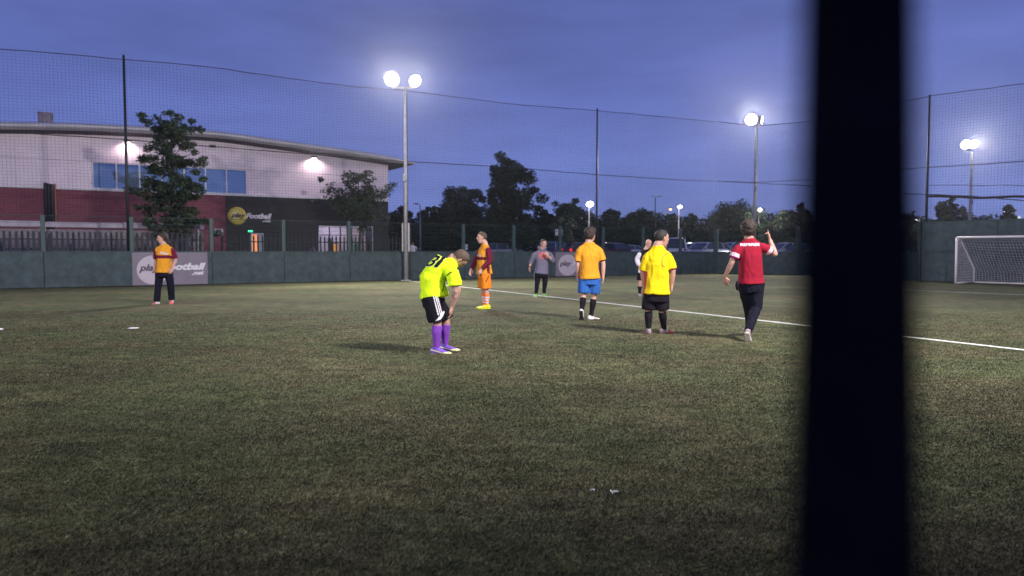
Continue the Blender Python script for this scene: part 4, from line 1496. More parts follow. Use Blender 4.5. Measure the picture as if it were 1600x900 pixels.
def remesh(mb, voxel, smooth_it=2, fac=.5):
    me = mb.mesh('tmp')
    bm = bmesh.new(); bm.from_mesh(me); bmesh.ops.recalc_face_normals(bm, faces=bm.faces); bm.to_mesh(me); bm.free()
    o = bpy.data.objects.new('tmp', me)
    COL.objects.link(o)
    md = o.modifiers.new('r', 'REMESH')
    md.mode = 'VOXEL'; md.voxel_size = voxel; md.use_smooth_shade = True
    if smooth_it:
        m2 = o.modifiers.new('s', 'SMOOTH'); m2.iterations = smooth_it; m2.factor = fac
    bpy.context.view_layer.update()
    res = bpy.data.meshes.new_from_object(o.evaluated_get(bpy.context.evaluated_depsgraph_get()))
    bpy.data.objects.remove(o); bpy.data.meshes.remove(me)
    smooth(res)
    return res
def wrinkle(me, amp, sc, seed=0.0, axis=None):
    no = [v.normal.copy() for v in me.vertices]
    for v, n_ in zip(me.vertices, no):
        p = v.co
        w = noise.noise(V((p.x * 3 + seed, p.y * 3, p.z * 3))) * .12
        q = V(((p.x + w) * sc[0] * 1.5 + seed, (p.y + w) * sc[1] * 1.5, (p.z + w * 1.5) * sc[2] * .8))
        a = 1 - abs(noise.noise(q)) * 3.2
        b_ = noise.noise(V((p.x * 22 + seed, p.y * 22, p.z * 13)))
        v.co = v.co + n_ * (amp * .72 * (a * .9 - .35 + b_ * .35))
    me.update()
def seg_t(p, a, b):
    ab = b - a
    t = (p - a).dot(ab) / ab.length_squared
    return t, (p - (a + ab * t)).length
def hand(mb, w, d, pn, curl=.35, thumb=1, k=1.0, point=False):
    """palm, four separate fingers, thumb leaving the side of the palm"""
    d = d.normalized(); pn = (pn - d * pn.dot(d)).normalized()
    s = d.cross(pn)
    rings(mb, [(w - d * .015, .026 * k, .021 * k), (w + d * .03 * k, .038 * k, .018 * k), (w + d * .088 * k, .042 * k, .015 * k)], s, 12, .9, .3)
    for i, ln in enumerate((.070, .080, .074, .058)):
        o = w + d * .086 * k + s * ((1.5 - i) * .0205 * k * thumb)
        cu = curl * (1 + .12 * i)
        if point: cu = .05 if i == 0 else 1.15
        pts = [(o - d * .012, .0098 * k, .0098 * k)]
        dd, pl, p = d.copy(), pn.copy(), o.copy()
        for j in range(3):
            ang = cu * (.6, .9, .7)[j]
            dd, pl = (dd * math.cos(ang) + pl * math.sin(ang)), (pl * math.cos(ang) - dd * math.sin(ang))
            p = p + dd * ln * k * (.42, .32, .26)[j]
            pts.append((p.copy(), (.0092, .0086, .0074)[j] * k, (.0092, .0086, .0074)[j] * k))
        rings(mb, pts, s, 8)
    th = (d * .62 + s * (.72 * thumb) + pn * .25).normalized()
    b0 = w + d * .022 * k + s * (.026 * thumb * k)
    rings(mb, [(b0, .015 * k, .014 * k), (b0 + th * .038 * k, .0125 * k, .012 * k), (b0 + (th * .5 + d * .4).normalized() * .068 * k, .010 * k, .0095 * k)], s, 8)

def head_parts(mb, c, fwd, up, k=1.0):
    fwd = V(fwd).normalized(); up = V(up); up = (up - fwd * up.dot(fwd)).normalized()
    r = fwd.cross(up)
    prof = [(-.118, .052, .026, .026), (-.102, .042, .046, .046), (-.072, .026, .058, .066), (-.035, .012, .068, .083), (.0, .002, .074, .092), (.04, -.006, .077, .098), (.075, -.009, .070, .088), (.10, -.009, .052, .066), (.116, -.008, .03, .036)]
    rings(mb, [(c + up * (u * k) + fwd * (f * k), a * k, b * k) for u, f, a, b in prof], r, 20, .96, .3)
    rings(mb, [(c + fwd * .086 * k + up * .022 * k, .009 * k, .010 * k), (c + fwd * .100 * k - up * .008 * k, .012 * k, .013 * k), (c + fwd * .106 * k - up * .026 * k, .017 * k, .013 * k)], r, 8)
    rings(mb, [(c + fwd * .078 * k + up * .034 * k - r * .045 * k, .01 * k, .010 * k), (c + fwd * .090 * k + up * .038 * k, .011 * k, .010 * k), (c + fwd * .078 * k + up * .034 * k + r * .045 * k, .01 * k, .010 * k)], up, 8)
    rings(mb, [(c + fwd * .083 * k - up * .058 * k - r * .02 * k, .009 * k, .01 * k), (c + fwd * .09 * k - up * .057 * k, .011 * k, .012 * k), (c + fwd * .083 * k - up * .058 * k + r * .02 * k, .009 * k, .01 * k)], up, 8)
    for s in (-1, 1):
        e0 = c + r * (s * .076 * k) - fwd * .006 * k
        rings(mb, [(e0 - up * .030 * k, .008 * k, .010 * k), (e0 + r * s * .008 * k, .009 * k, .017 * k), (e0 + up * .026 * k + r * s * .006 * k, .008 * k, .014 * k)], r, 8)
    return fwd, up, r
def hair_mesh(c, fwd, up, r, k, style):
    """skull cap that tucks under the skin over the face and neck"""
    mb = MB()
    M3 = Matrix((r, fwd, up)).transposed()
    mb.ball((0, 0, 0), (.083 * k, .106 * k, .100 * k), 72, 48)
    me = mb.mesh('hair')
    bm = bmesh.new(); bm.from_mesh(me); bmesh.ops.remove_doubles(bm, verts=bm.verts, dist=1e-5); bmesh.ops.recalc_face_normals(bm, faces=bm.faces); bm.to_mesh(me); bm.free()
    for v in me.vertices:
        x, y, z = v.co / k
        nape = -.078 if style == 'full' else -.064
        fr = .058 if style != 'receding' else .078
        # distance inside the haired region: positive = hair
        if y > 0: lim = fr - max(0, abs(x) - .03) * .5 - (1 - min(1, y / .05)) * .050
        else: lim = nape + (.055 if y > -.03 else .0) * (1 + y / .03 if y > -.03 else 0)
        d = z - lim
        if style == 'bald': d = -1
        if style == 'receding' and z > .05 and y > -.0: d = min(d, -y * .6 + .01)
        amp = {'full': .020, 'short': .004, 'receding': .003, 'bald': 0}[style]
        tt_ = max(0, min(1, d / .022 + .5)); tt_ = tt_ * tt_ * (3 - 2 * tt_)
        nn_ = noise.noise(v.co * 38) * .5 + noise.noise(v.co * 80) * .4
        top_ = 1 + (amp + amp * nn_) / .09 + (.02 if style == 'short' else .0)
        sc_ = .86 + (top_ - .86) * tt_
        v.co = v.co * sc_
        if v.co.z < 0 and style == 'full': v.co.z *= 1.30
        v.co = c + M3 @ (v.co + V((0, -.008 * k, .026 * k)))
    smooth(me)
    me.update()
    return me

def person(label, base_px, J, face, up=(0, 0, 1), bulk=1.0, skin=None, hair=('brown', 'short'), clothes=(), hands=None, feet=None, head_k=1.0, base_z=0.0, body_fn=None, body_mats=None, voxel=.0095, neck_r=1.0, shoes=None, Y0=None, front=None, eyes=True):
    g = G(base_px[0], base_px[1], base_z)
    Y0 = Y0 or g.y
    j = {k: P(v[0], v[1], Y0 + v[2]) for k, v in J.items()}
    e = empty('person', (g.x if Y0 == g.y else P(base_px[0], 393, Y0).x, Y0, base_z), label=label, cat='person')
    off = e.location.copy()
    skin = skin or SK
    fr = V(front).normalized()                      # where the chest faces
    shl = (j['shr'] - j['shl'])
    hpl = (j['hr'] - j['hl'])
    side = shl.normalized()
    mb = MB()
    hips = (j['hl'] + j['hr']) / 2
    shc = (j['shl'] + j['shr']) / 2
    neck = j['neck']
    spine = shc - hips
    k = bulk
    ax = spine.normalized()
    sh_w = max(.13, shl.length / 2)
    belly = j.get('waist', hips.lerp(shc, .42))
    chest = j.get('chest', hips.lerp(shc, .74))
    torso = [(hips - ax * .06, .09 * k, .07 * k), (hips, .150 * k, .112 * k), (belly, .136 * k, .106 * k), (chest, max(.14 * k, sh_w * .80), .110 * k), (shc - ax * .05, sh_w * .76, .085 * k), (neck - ax * .02, .075, .062)]
    rings(mb, torso, side, 18, .9)
    rings(mb, [(neck - ax * .04, .085 * neck_r, .070 * neck_r), (neck + ax * .01, .066 * neck_r, .064 * neck_r), (neck.lerp(j['head'], .5), .060 * neck_r, .062 * neck_r), (j['head'] - V(up).normalized() * .03, .058 * neck_r, .060 * neck_r)], side, 14)
    head_k *= 1.09 if hair[1] == 'full' else 1.07
    fwd, up_, r_ = head_parts(mb, j['head'], face, up, head_k)
    HK = hands or {}
    for s, nm_ in ((-1, 'l'), (1, 'r')):
        sh, el, wr = j['sh' + nm_], j['el' + nm_], j['wr' + nm_]
        kb = .6 + .4 * k
        rings(mb, [(sh.lerp(neck, .2) - ax * .05, .05 * kb, .055 * kb), (sh - ax * .04 - (sh - shc).normalized() * .02, .052 * kb, .055 * kb), (sh.lerp(el, .5), .048 * kb, .050 * kb), (el, .040 * kb, .042 * kb)], side, 12)
        rings(mb, [(el, .040 * kb, .041 * kb), (el.lerp(wr, .35), .041 * kb, .042 * kb), (wr, .027, .024)], side, 12)
        hd = HK.get(nm_, {})
        d_ = V(hd['dir']).normalized() if 'dir' in hd else (wr - el).normalized()
        pn_ = V(hd.get('palm', (-s * .9 * 1, 0, 0)))
        if 'palm' not in hd: pn_ = -side * s + fr * .2
        hand(mb, wr, d_, pn_, hd.get('curl', .35), hd.get('thumb', s if True else 1), 1.0, hd.get('point', False))
        hp, kn, an = j['h' + nm_], j['k' + nm_], j['a' + nm_]
        kl = .7 + .3 * k
        rings(mb, [(hp + V((0, 0, .03)), .085 * kl, .092 * kl), (hp.lerp(kn, .4), .080 * kl, .086 * kl), (kn, .055 * kl, .058 * kl)], side, 14)
        calf_off = -fr * .012
        rings(mb, [(kn, .055 * kl, .057 * kl), (kn.lerp(an, .32) + calf_off, .054 * kl, .058 * kl), (kn.lerp(an, .75), .038 * kl, .04 * kl), (an, .034, .037)], side, 12)
        ft = (feet or {}).get(nm_, {})
        fd = V(ft.get('dir', fr[:])).normalized()
        fpts = [(an - fd * .02, .03, .03), (an + fd * .02 - V((0, 0, .035)), .026, .02), (an + fd * .08 + V((0, 0, -.06)), .024, .010)]
        rings(mb, fpts, fd.cross(V((0, 0, 1))), 8)
    me = remesh(mb, voxel, 1, .4)
    me.transform(Matrix.Translation(-off))
    if body_mats:
        body_mats = list(body_mats)
        mi = [body_fn(p.center + off, j) for p in me.polygons]
        me.polygons.foreach_set('material_index', mi)
    bd = link_mesh('body', me, body_mats or skin, e)
    if hair[1] != 'bald':
        hm = hair_mesh(j['head'], fwd, up_, r_, head_k, hair[1])
        hm.transform(Matrix.Translation(-off))
        link_mesh('hair', hm, HAIR[hair[0]], e)
    if eyes:
        for s in (-1, 1):
            MB().ball(j['head'] + fwd * .083 * head_k + up_ * .016 * head_k + r_ * (s * .031 * head_k) - off, (.010, .010, .006), 8, 6).build('eye', DARKEYE, e)
            mbb = MB(); rings(mbb, [(j['head'] + fwd * .092 * head_k + up_ * .036 * head_k + r_ * (s * .016 * head_k) - off, .0035, .003), (j['head'] + fwd * .087 * head_k + up_ * .038 * head_k + r_ * (s * .046 * head_k) - off, .003, .003)], up_, 6)
            mbb.build('eyebrow', HAIR['dark' if hair[0] == 'none' else hair[0]], e)
        mbb = MB(); rings(mbb, [(j['head'] + fwd * .092 * head_k - up_ * .055 * head_k - r_ * .022 - off, .004, .004), (j['head'] + fwd * .1005 * head_k - up_ * .055 * head_k - off, .0055, .004), (j['head'] + fwd * .092 * head_k - up_ * .055 * head_k + r_ * .022 - off, .004, .004)], up_, 8)
        mbb.build('lips', LIP, e)
    # ------------- clothes
    res = {}
    for cl in clothes:
        kind = cl['kind']
        mb = MB()
        kb = .6 + .4 * k
        kl = .7 + .3 * k
        if kind == 'top':
            lo = cl.get('hem', -.06); fl = cl.get('flare', .03); th = cl.get('thick', .016)
            hemp = hips + ax * lo if 'hem_pt' not in cl else P(cl['hem_pt'][0], cl['hem_pt'][1], Y0 + cl['hem_pt'][2])
            tl = [(hemp, .180 * k + fl, .152 * k + fl), (hemp.lerp(belly, .5), .166 * k + fl * .8, .136 * k + fl * .8), (belly, .150 * k + fl * .5 + th, .120 * k + fl * .5 + th), (belly.lerp(chest, .5), .152 * k + th + fl * .2, .120 * k + th + fl * .2), (chest, max(.150 * k, sh_w * .84) + th, .122 * k + th), (shc - ax * .045, sh_w * .80 + th, .100 * k + th), (shc.lerp(neck, .30) - ax * .01, sh_w * .70, .090 * k), (shc.lerp(neck, .70) - ax * .002, sh_w * .42 + .03, .078), (neck - ax * .006, .078 * neck_r, .070 * neck_r)]
            rings(mb, tl, side, 22, .88, .12)
            slv = cl.get('sleeve', .6)
            for nm_ in ('l', 'r'):
                sh, el, wr = j['sh' + nm_], j['el' + nm_], j['wr' + nm_]
                sr = cl.get('sr', .018)
                out = (sh - shc).normalized()
                s0 = sh.lerp(neck, .58) - ax * .040
                s1 = sh.lerp(neck, .20) - ax * .046
                ua = (el - sh).normalized()
                s2 = sh - ax * .030 + ua * .030 - out * .016
                def along(t): return sh.lerp(el, t) - out * .010
                if slv <= 1:
                    rings(mb, [(s0, .055, .066 * kb), (s1, .060 * kb, .072 * kb), (s2, .056 * kb + th, .062 * kb + th), (along(slv * .65), .053 * kb + th + sr * .5, .056 * kb + th + sr * .5), (along(slv), .053 * kb + th + sr, .056 * kb + th + sr)], side, 16, 1, .08)
                else:
                    rings(mb, [(s0, .055, .066 * kb), (s1, .060 * kb, .072 * kb), (s2, .056 * kb + th, .062 * kb + th), (along(.6), .053 * kb + th, .056 * kb + th), (el, .048 * kb + th, .050 * kb + th)], side, 16)
                    t2 = slv - 1
                    rings(mb, [(el, .048 * kb + th, .050 * kb + th), (el.lerp(wr, t2 * .6), .044 * kb + th, .044 * kb + th), (el.lerp(wr, t2), .036 * kb + th * .8, .036 * kb + th * .8)], side, 12, 1, .08)
            if cl.get('hood'):
                hb = neck - fr * .075 + ax * .03
                rings(mb, [(hb - side * .12, .05, .035), (hb - side * .05 + ax * .01, .075, .05), (hb + side * .05 + ax * .01, .075, .05), (hb + side * .12, .05, .035)], ax, 12)
                for s in (-1, 1):
                    rings(mb, [(neck - fr * .05 + side * s * .09 + ax * .015, .035, .03), (neck + fr * .05 + side * s * .07 + ax * .0, .03, .028), (neck + fr * .10 + side * s * .02 - ax * .04, .022, .022)], ax, 8)
        elif kind in ('shorts', 'trousers'):
            th = cl.get('thick', .018)
            wz = cl.get('waist', .12)
            rings(mb, [(hips + ax * min(wz, .05), .140 * k + .006, .112 * k + .006), (hips, .160 * k + th * .7, .132 * k + th * .8), (hips + ((j['kl'] + j['kr']) / 2 - hips).normalized() * .10, .165 * k + th, .134 * k + th)], hpl.normalized(), 18, .9, .1)
            for nm_ in ('l', 'r'):
                hp, kn, an = j['h' + nm_], j['k' + nm_], j['a' + nm_]
                if kind == 'shorts':
                    t = cl.get('len', .85); fl = cl.get('flare', .03)
                    inner = hp + V((0, 0, .02))
                    rings(mb, [(inner, .092 * kl + th, .102 * kl + th), (hp.lerp(kn, t * .5), .088 * kl + th + fl * .5, .092 * kl + th + fl * .5), (hp.lerp(kn, t), .078 * kl + th + fl, .084 * kl + th + fl)], side, 16, .95, .06)
                else:
                    w_ = cl.get('wide', .02)
                    rings(mb, [(hp + V((0, 0, .02)), .092 * kl + th * .8, .102 * kl + th * .8), (hp.lerp(kn, .5), .084 * kl + th * .6, .090 * kl + th * .6), (kn, .064 * kl + th * .7 + w_ * .3, .068 * kl + th * .7 + w_ * .3), (kn.lerp(an, .4), .064 * kl + w_ * .6, .070 * kl + w_ * .6), (kn.lerp(an, cl.get('len', .93)), .050 + w_, .056 + w_)], side, 16, .95, .06)
        elif kind == 'socks':
            for nm_ in ('l', 'r'):
                kn, an = j['k' + nm_], j['a' + nm_]
                a0 = kn.lerp(an, cl.get('top', .18))
                rings(mb, [(a0, .063 * kl, .067 * kl), (kn.lerp(an, .38) - fr * .012, .064 * kl, .068 * kl), (kn.lerp(an, .75), .047 * kl, .049 * kl), (an - V((0, 0, .01)), .040, .044)], side, 14, 1, .15)
        vox = cl.get('voxel', .0115)
        me = remesh(mb, vox, 2, .45)
        if kind != 'socks':
            wrinkle(me, cl.get('wr', .006), cl.get('wsc', (9, 9, 5)), random.uniform(0, 50))
        me.transform(Matrix.Translation(-off))
        ms = cl['mats'] if isinstance(cl['mats'], (list, tuple)) else [cl['mats']]
        if 'fn' in cl:
            ctx = dict(j=j, hips=hips, ax=ax, side=side, fr=fr, shc=shc, neck=neck, chest=chest, belly=belly, sh_w=sh_w)
            mi = [cl['fn'](p.center + off, ctx) for p in me.polygons]
            me.polygons.foreach_set('material_index', mi)
        o = link_mesh(cl['name'], me, list(ms), e)
        res[cl['name']] = o
    # ------------- shoes
    sm = (shoes or (M['rubber'], M['white'], 'boot'))
    for nm_ in ('l', 'r'):
        an = j['a' + nm_]
        ft = (feet or {}).get(nm_, {})
        fd = V(ft.get('dir', fr[:])); fd.normalize()
        up0 = V((0, 0, 1)) - fd * fd.z
        up0.normalize()
        sd = fd.cross(up0)
        kf = ft.get('k', 1.0)
        an = an + V((0, 0, ft.get('dz', 0)))
        o0 = an - up0 * .035
        mb = MB()
        rings(mb, [(o0 - fd * .065 * kf - up0 * .012, .034, .040), (o0 - fd * .02 * kf - up0 * .0, .038, .052), (o0 + fd * .05 * kf - up0 * .018, .042, .040), (o0 + fd * .12 * kf - up0 * .030, .047, .028), (o0 + fd * .17 * kf - up0 * .036, .040, .020), (o0 + fd * .20 * kf - up0 * .038, .024, .013)], sd, 16, .9, .5)
        rings(mb, [(o0 + up0 * .02, .040, .043), (o0 + up0 * .052 - fd * .008, .043, .046)], sd, 14, 1, .1)
        me = remesh(mb, .0075, 1, .4)
        if len(sm) > 2 and callable(sm[2]):
            fn = sm[2]
            mi = [fn((p.center - o0).dot(fd) / kf, (p.center - o0).dot(up0), (p.center - o0).dot(sd)) for p in me.polygons]
            me.polygons.foreach_set('material_index', mi)
        me.transform(Matrix.Translation(-off))
        sh = link_mesh('shoe', me, list(sm[0]) if isinstance(sm[0], (list, tuple)) else sm[0], e)
        # sole
        out_ = [(-.085, .018), (-.08, .030), (-.05, .036), (0, .034), (.05, .036), (.11, .047), (.15, .047), (.185, .036), (.207, .015)]
        vv = []
        for zz in (-.062, -.048):
            vv += [o0 + fd * (x * kf) + sd * w_ + up0 * zz - off for x, w_ in out_] + [o0 + fd * (x * kf) - sd * w_ + up0 * zz - off for x, w_ in reversed(out_)]
        n = len(out_) * 2
        mb = MB(); mb.add(vv, [tuple(range(n - 1, -1, -1)), tuple(range(n, 2 * n))] + [(i, (i + 1) % n, (i + 1) % n + n, i + n) for i in range(n)])
        mb.build('sole', sm[1], sh)
    return e, j, res, off, dict(side=side, fr=fr, ax=ax, up=up_, fwd=fwd)

def decal(s, target, off, origin, ux, uy, nrm, w, h, m, parent, bold=.03, shear=0.0, lift=.006, maxe=.02):
    """lettering laid onto the cloth surface by casting it against the garment"""
    me = text_mesh(s, 1, bold, shear)
    bm = bmesh.new(); bm.from_mesh(me)
    bmesh.ops.triangulate(bm, faces=bm.faces)
    co = np.array([v.co[:] for v in bm.verts]); mn, mx = co.min(0), co.max(0)
    for v in bm.verts:
        v.co = V(((v.co.x - mn[0]) / (mx[0] - mn[0]) * w, (v.co.y - mn[1]) / (mx[1] - mn[1]) * h, 0))
    for _ in range(3):
        lg = [e_ for e_ in bm.edges if e_.calc_length() > maxe]
        if not lg: break
        bmesh.ops.subdivide_edges(bm, edges=lg, cuts=1)
        bmesh.ops.triangulate(bm, faces=bm.faces)
    bt = BVHTree.FromPolygons([v.co[:] for v in target.data.vertices], [p.vertices[:] for p in target.data.polygons])
    ux, uy, nrm = V(ux).normalized(), V(uy).normalized(), V(nrm).normalized()
    for v in bm.verts:
        q = V(origin) + ux * v.co.x + uy * v.co.y - off
        hit = bt.ray_cast(q + nrm * .6, -nrm)
        v.co = (hit[0] + nrm * lift) if hit[0] is not None else q
    bm.to_mesh(me); bm.free()
    return link_mesh('lettering', me, m, parent)

C = dict(
    orange=cloth('orange_cloth', (.72, .22, .02)), amber=cloth('amber_cloth', (.66, .285, .025)), maroon=cloth('maroon_cloth', (.13, .012, .035)),
    navy=cloth('navy_cloth', (.009, .009, .020)), black=cloth('black_cloth', (.010, .009, .014)), black2=cloth('black_cloth_soft', (.012, .009, .015)),
    lime=cloth('fluorescent_lime', (.66, .92, .02)), purple=cloth('purple_sock', (.19, .055, .40)), white=cloth('white_cloth', (.72, .68, .76)),
    hoodie=cloth('grey_hoodie', (.15, .14, .21)), hprint=cloth('hoodie_print', (.80, .13, .06)), yellow=cloth('yellow_cloth', (.72, .52, .010)),
    blue=cloth('blue_shorts', (.03, .11, .38)), red=cloth('red_cloth', (.25, .010, .028)), burg=cloth('burgundy_cuff', (.20, .01, .10)),
    boot_p=cloth('boot_purple', (.20, .10, .52), .5), boot_y=cloth('boot_yellow', (.72, .75, .02), .5), pink=cloth('pink_shoe', (.75, .16, .18), .5),
    grn=cloth('green_shoe', (.15, .50, .10), .5), wshoe=cloth('white_shoe', (.72, .66, .68), .5), greyshoe=cloth('grey_shoe', (.28, .22, .25), .6), redshoe=cloth('red_shoe', (.55, .07, .06), .5),
    sock_o=cloth('orange_sock', (.80, .20, .05)), black_s=cloth('black_sock', (.012, .010, .015)), boot_cream=cloth('boot_cream', (.75, .70, .35), .5),
)

# 1: bending player in lime shirt --------------------------------------------------
fr2 = V((.86, .50, 0)).normalized()
def lime_fn(p, c):
    for nm_ in ('r',):
        pass
    # dark curved piping down the near side
    a, b = c['j']['shr'], c['hips'] + c['side'] * .14
    t, d = seg_t(p, V(c['pa']) if 'pa' in c else a.lerp(b, .25) , b)
    q = p - c['hips']
    return 0
def shorts3_fn(p, c):
    """three white stripes down the near side and a white swoosh at the hem"""
    j = c['j']
    h, kn = j['hr'], j['kr']
    t, d = seg_t(p, h, kn)
    q = p - (h + (kn - h) * t)
    s = q.dot(c['side'])
    f = q.dot(c['fr'])
    if s > .03 and -.12 < t < .9:
        for k_ in (-.026, .0, .026):
            if abs(f - k_ - .01 + .0 * t) < .0068 and t < .72: return 1
        if .62 < t < .96:
            w = (t - .62) / .34
            if abs((f - (.085 - w * .15))) < .030: return 1
    return 0
Jb = dict(head=(718.5, 405, .03), neck=(707.5, 404, .04), shl=(701, 413, .21), shr=(708, 419, -.15), chest=(689, 415, .03), waist=(675, 436, .02),
          hl=(675, 463, .15), hr=(674, 465, -.10), ell=(716, 452, .22), wrl=(707, 479, .20), elr=(711.5, 454, -.19), wrr=(706, 480, -.13),
          kl=(697, 503, .13), kr=(684, 504, -.10), al=(695, 538.5, .13), ar=(682, 543, -.10))
e, j, res, off, ax_ = person('player bent forward with hands on knees, lime yellow shirt and purple socks', (688, 550), Jb, face=(.42, .22, -.88), up=(.88, .05, .42), front=fr2, bulk=1.02, hair=('light', 'short'), head_k=.94,
    hands=dict(r=dict(dir=(-.12, .02, -1), palm=(-1, .1, 0), curl=.35, thumb=-1), l=dict(dir=(-.3, 0, -1), palm=(-1, 0, 0), curl=.35)),
    feet=dict(r=dict(dir=(.98, -.2, 0)), l=dict(dir=(.98, -.12, 0))),
    body_mats=[SK, TATT], body_fn=lambda p, j: 1 if (seg_t(p, j['elr'], j['wrr'])[1] < .07 and -.35 < seg_t(p, j['elr'], j['wrr'])[0] < .75) else 0,
    clothes=[
        dict(kind='top', name='shirt', mats=[C['lime'], C['black']], hem=-.05, hem_pt=(679, 464, .02), flare=.040, thick=.026, sleeve=.80, sr=.012, wr=.009, wsc=(6, 6, 9),
             fn=lambda p, c: 1 if ((p - c['hips']).dot(c['side']) > .05 and (lambda q: abs((q - P(706, 428, q.y)).x - 0) < .0 )(p)) else 0),
        dict(kind='shorts', name='shorts', mats=[C['black'], C['white']], len=.93, flare=.022, thick=.02, waist=.06, fn=shorts3_fn, wr=.004, voxel=.0085),
        dict(kind='socks', name='socks', mats=C['purple'], top=.12),
    ],
    shoes=([C['boot_p'], C['boot_cream']], C['boot_cream'], lambda x, z, s: 1 if (x > .10 and z < -.02 + (x - .1) * .1) or abs(z + .012 + (x - .02) * .25) < .006 else 0))
# number 31 across the back, dark with a pale edge
bx = (P(707, 402, j['neck'].y) - P(672, 428, j['neck'].y))
upb = (j['neck'] - j['hips' if 'hips' in j else 'waist']).normalized()
def back_decal(s, pts, m, bold, lift, scale=1.0):
    pass
def px_decal(s, target, off, quad, Y0, m, parent, bold=.03, lift=.006, shear=0, grow=0.0):
    """lettering fitted to a picture-plane quad (lower left, lower right, upper left) and laid onto the garment along the view"""
    ll, lr, ul = [P(x, y, Y0) for x, y in quad]
    ux, uy = lr - ll, ul - ll
    me = text_mesh(s, 1, bold, shear)
    bm = bmesh.new(); bm.from_mesh(me)
    bmesh.ops.triangulate(bm, faces=bm.faces)
    co = np.array([v.co[:] for v in bm.verts]); mn, mx = co.min(0), co.max(0)
    for v in bm.verts:
        v.co = V(((v.co.x - mn[0]) / (mx[0] - mn[0]), (v.co.y - mn[1]) / (mx[1] - mn[1]), 0))
        v.co.x = .5 + (v.co.x - .5) * (1 + grow); v.co.y = .5 + (v.co.y - .5) * (1 + grow)
    for _ in range(4):
        lg = [e_ for e_ in bm.edges if ((e_.verts[0].co.x - e_.verts[1].co.x) * ux + (e_.verts[0].co.y - e_.verts[1].co.y) * uy).length > .018]
        if not lg: break
        bmesh.ops.subdivide_edges(bm, edges=lg, cuts=1)
        bmesh.ops.triangulate(bm, faces=bm.faces)
    bt = BVHTree.FromPolygons([v.co[:] for v in target.data.vertices], [p.vertices[:] for p in target.data.polygons])
    camp = V((0, 0, HC)) - off
    dead = []
    for v in bm.verts:
        q = ll + ux * v.co.x + uy * v.co.y - off
        d = (q - camp).normalized()
        hit = bt.ray_cast(camp, d)
        if hit[0] is not None: v.co = hit[0] + hit[1] * lift
        else: dead.append(v)
    bmesh.ops.delete(bm, geom=dead, context='VERTS')
    bm.to_mesh(me); bm.free()
    return link_mesh('lettering', me, m, parent)
Yb = j['chest'].y - .1
for ch_, q_ in (('3', [(664, 416), (674, 417.5), (680.5, 399.5)]), ('1', [(678, 417), (683.5, 418), (692, 400.5)])):
    px_decal(ch_, res['shirt'], off, q_, Yb, C['white'], e, .028, .006, grow=.06)
    px_decal(ch_, res['shirt'], off, q_, Yb, C['black'], e, .010, .011)
def px_strip(pts, target, off, width, Y0, m, parent, name='piping', lift=.004):
    """narrow strip laid on a garment following picture points"""
    bt = BVHTree.FromPolygons([v.co[:] for v in target.data.vertices], [p.vertices[:] for p in target.data.polygons])
    camp = V((0, 0, HC)) - off
    P3 = []
    for (a, b) in zip(pts, pts[1:]):
        n = max(2, int(math.hypot(b[0] - a[0], b[1] - a[1]) / 1.2))
        for i in range(n):
            t = i / n
            x, y = a[0] + (b[0] - a[0]) * t, a[1] + (b[1] - a[1]) * t
            d = (P(x, y, Y0) - off - camp).normalized()
            h = bt.ray_cast(camp, d)
            if h[0] is not None: P3.append((h[0], h[1]))
    if len(P3) < 3: return
    vv, ff = [], []
    for i, (p, n_) in enumerate(P3):
        t = (P3[min(i + 1, len(P3) - 1)][0] - P3[max(i - 1, 0)][0]).normalized()
        s = t.cross(n_).normalized()
        vv += [p + n_ * lift + s * width / 2, p + n_ * lift - s * width / 2]
        if i: ff.append((2 * i - 2, 2 * i - 1, 2 * i + 1, 2 * i))
    mb = MB(); mb.add(vv, ff, True)
    mb.build(name, m, parent)
px_strip([(706, 425), (701, 428), (697, 432), (695, 440), (693, 448), (690.5, 456)], res['shirt'], off, .014, Yb, C['black'], e)
px_strip([(698, 397), (704, 399), (709, 402)], res['shirt'], off, .012, Yb, C['black'], e)

# 2: left player -------------------------------------------------------------------
def maroon_sleeves(p, c):
    j = c['j']
    q = p - c['shc']
    if abs(q.dot(c['side'])) > c['sh_w'] * .90 and q.dot(c['ax']) > -.30:
        for nm_ in ('l', 'r'):
            t, d = seg_t(p, j['sh' + nm_], j['el' + nm_])
            if t > -.35 and d < .12 and abs(q.dot(c['side'])) > c['sh_w'] * .92: return 1
    v = (p - c['hips']).dot(c['ax']) / (c['shc'] - c['hips']).dot(c['ax'])
    if .60 < v < .725 and q.dot(c['fr']) > -.03: return 1
    return 0
J = dict(head=(253, 372.5, 0), neck=(255.5, 381.5, .0), shl=(270, 388, .02), shr=(243.5, 388.5, 0), hl=(263.5, 427, 0), hr=(249.5, 427, 0),
         ell=(274.5, 407, .06), wrl=(268.5, 420, -.10), elr=(243.5, 408, .05), wrr=(241.5, 422.5, -.02), kl=(267, 447, 0), kr=(247.5, 448, -.05), al=(268.5, 468.5, .05), ar=(245, 471.5, -.08))
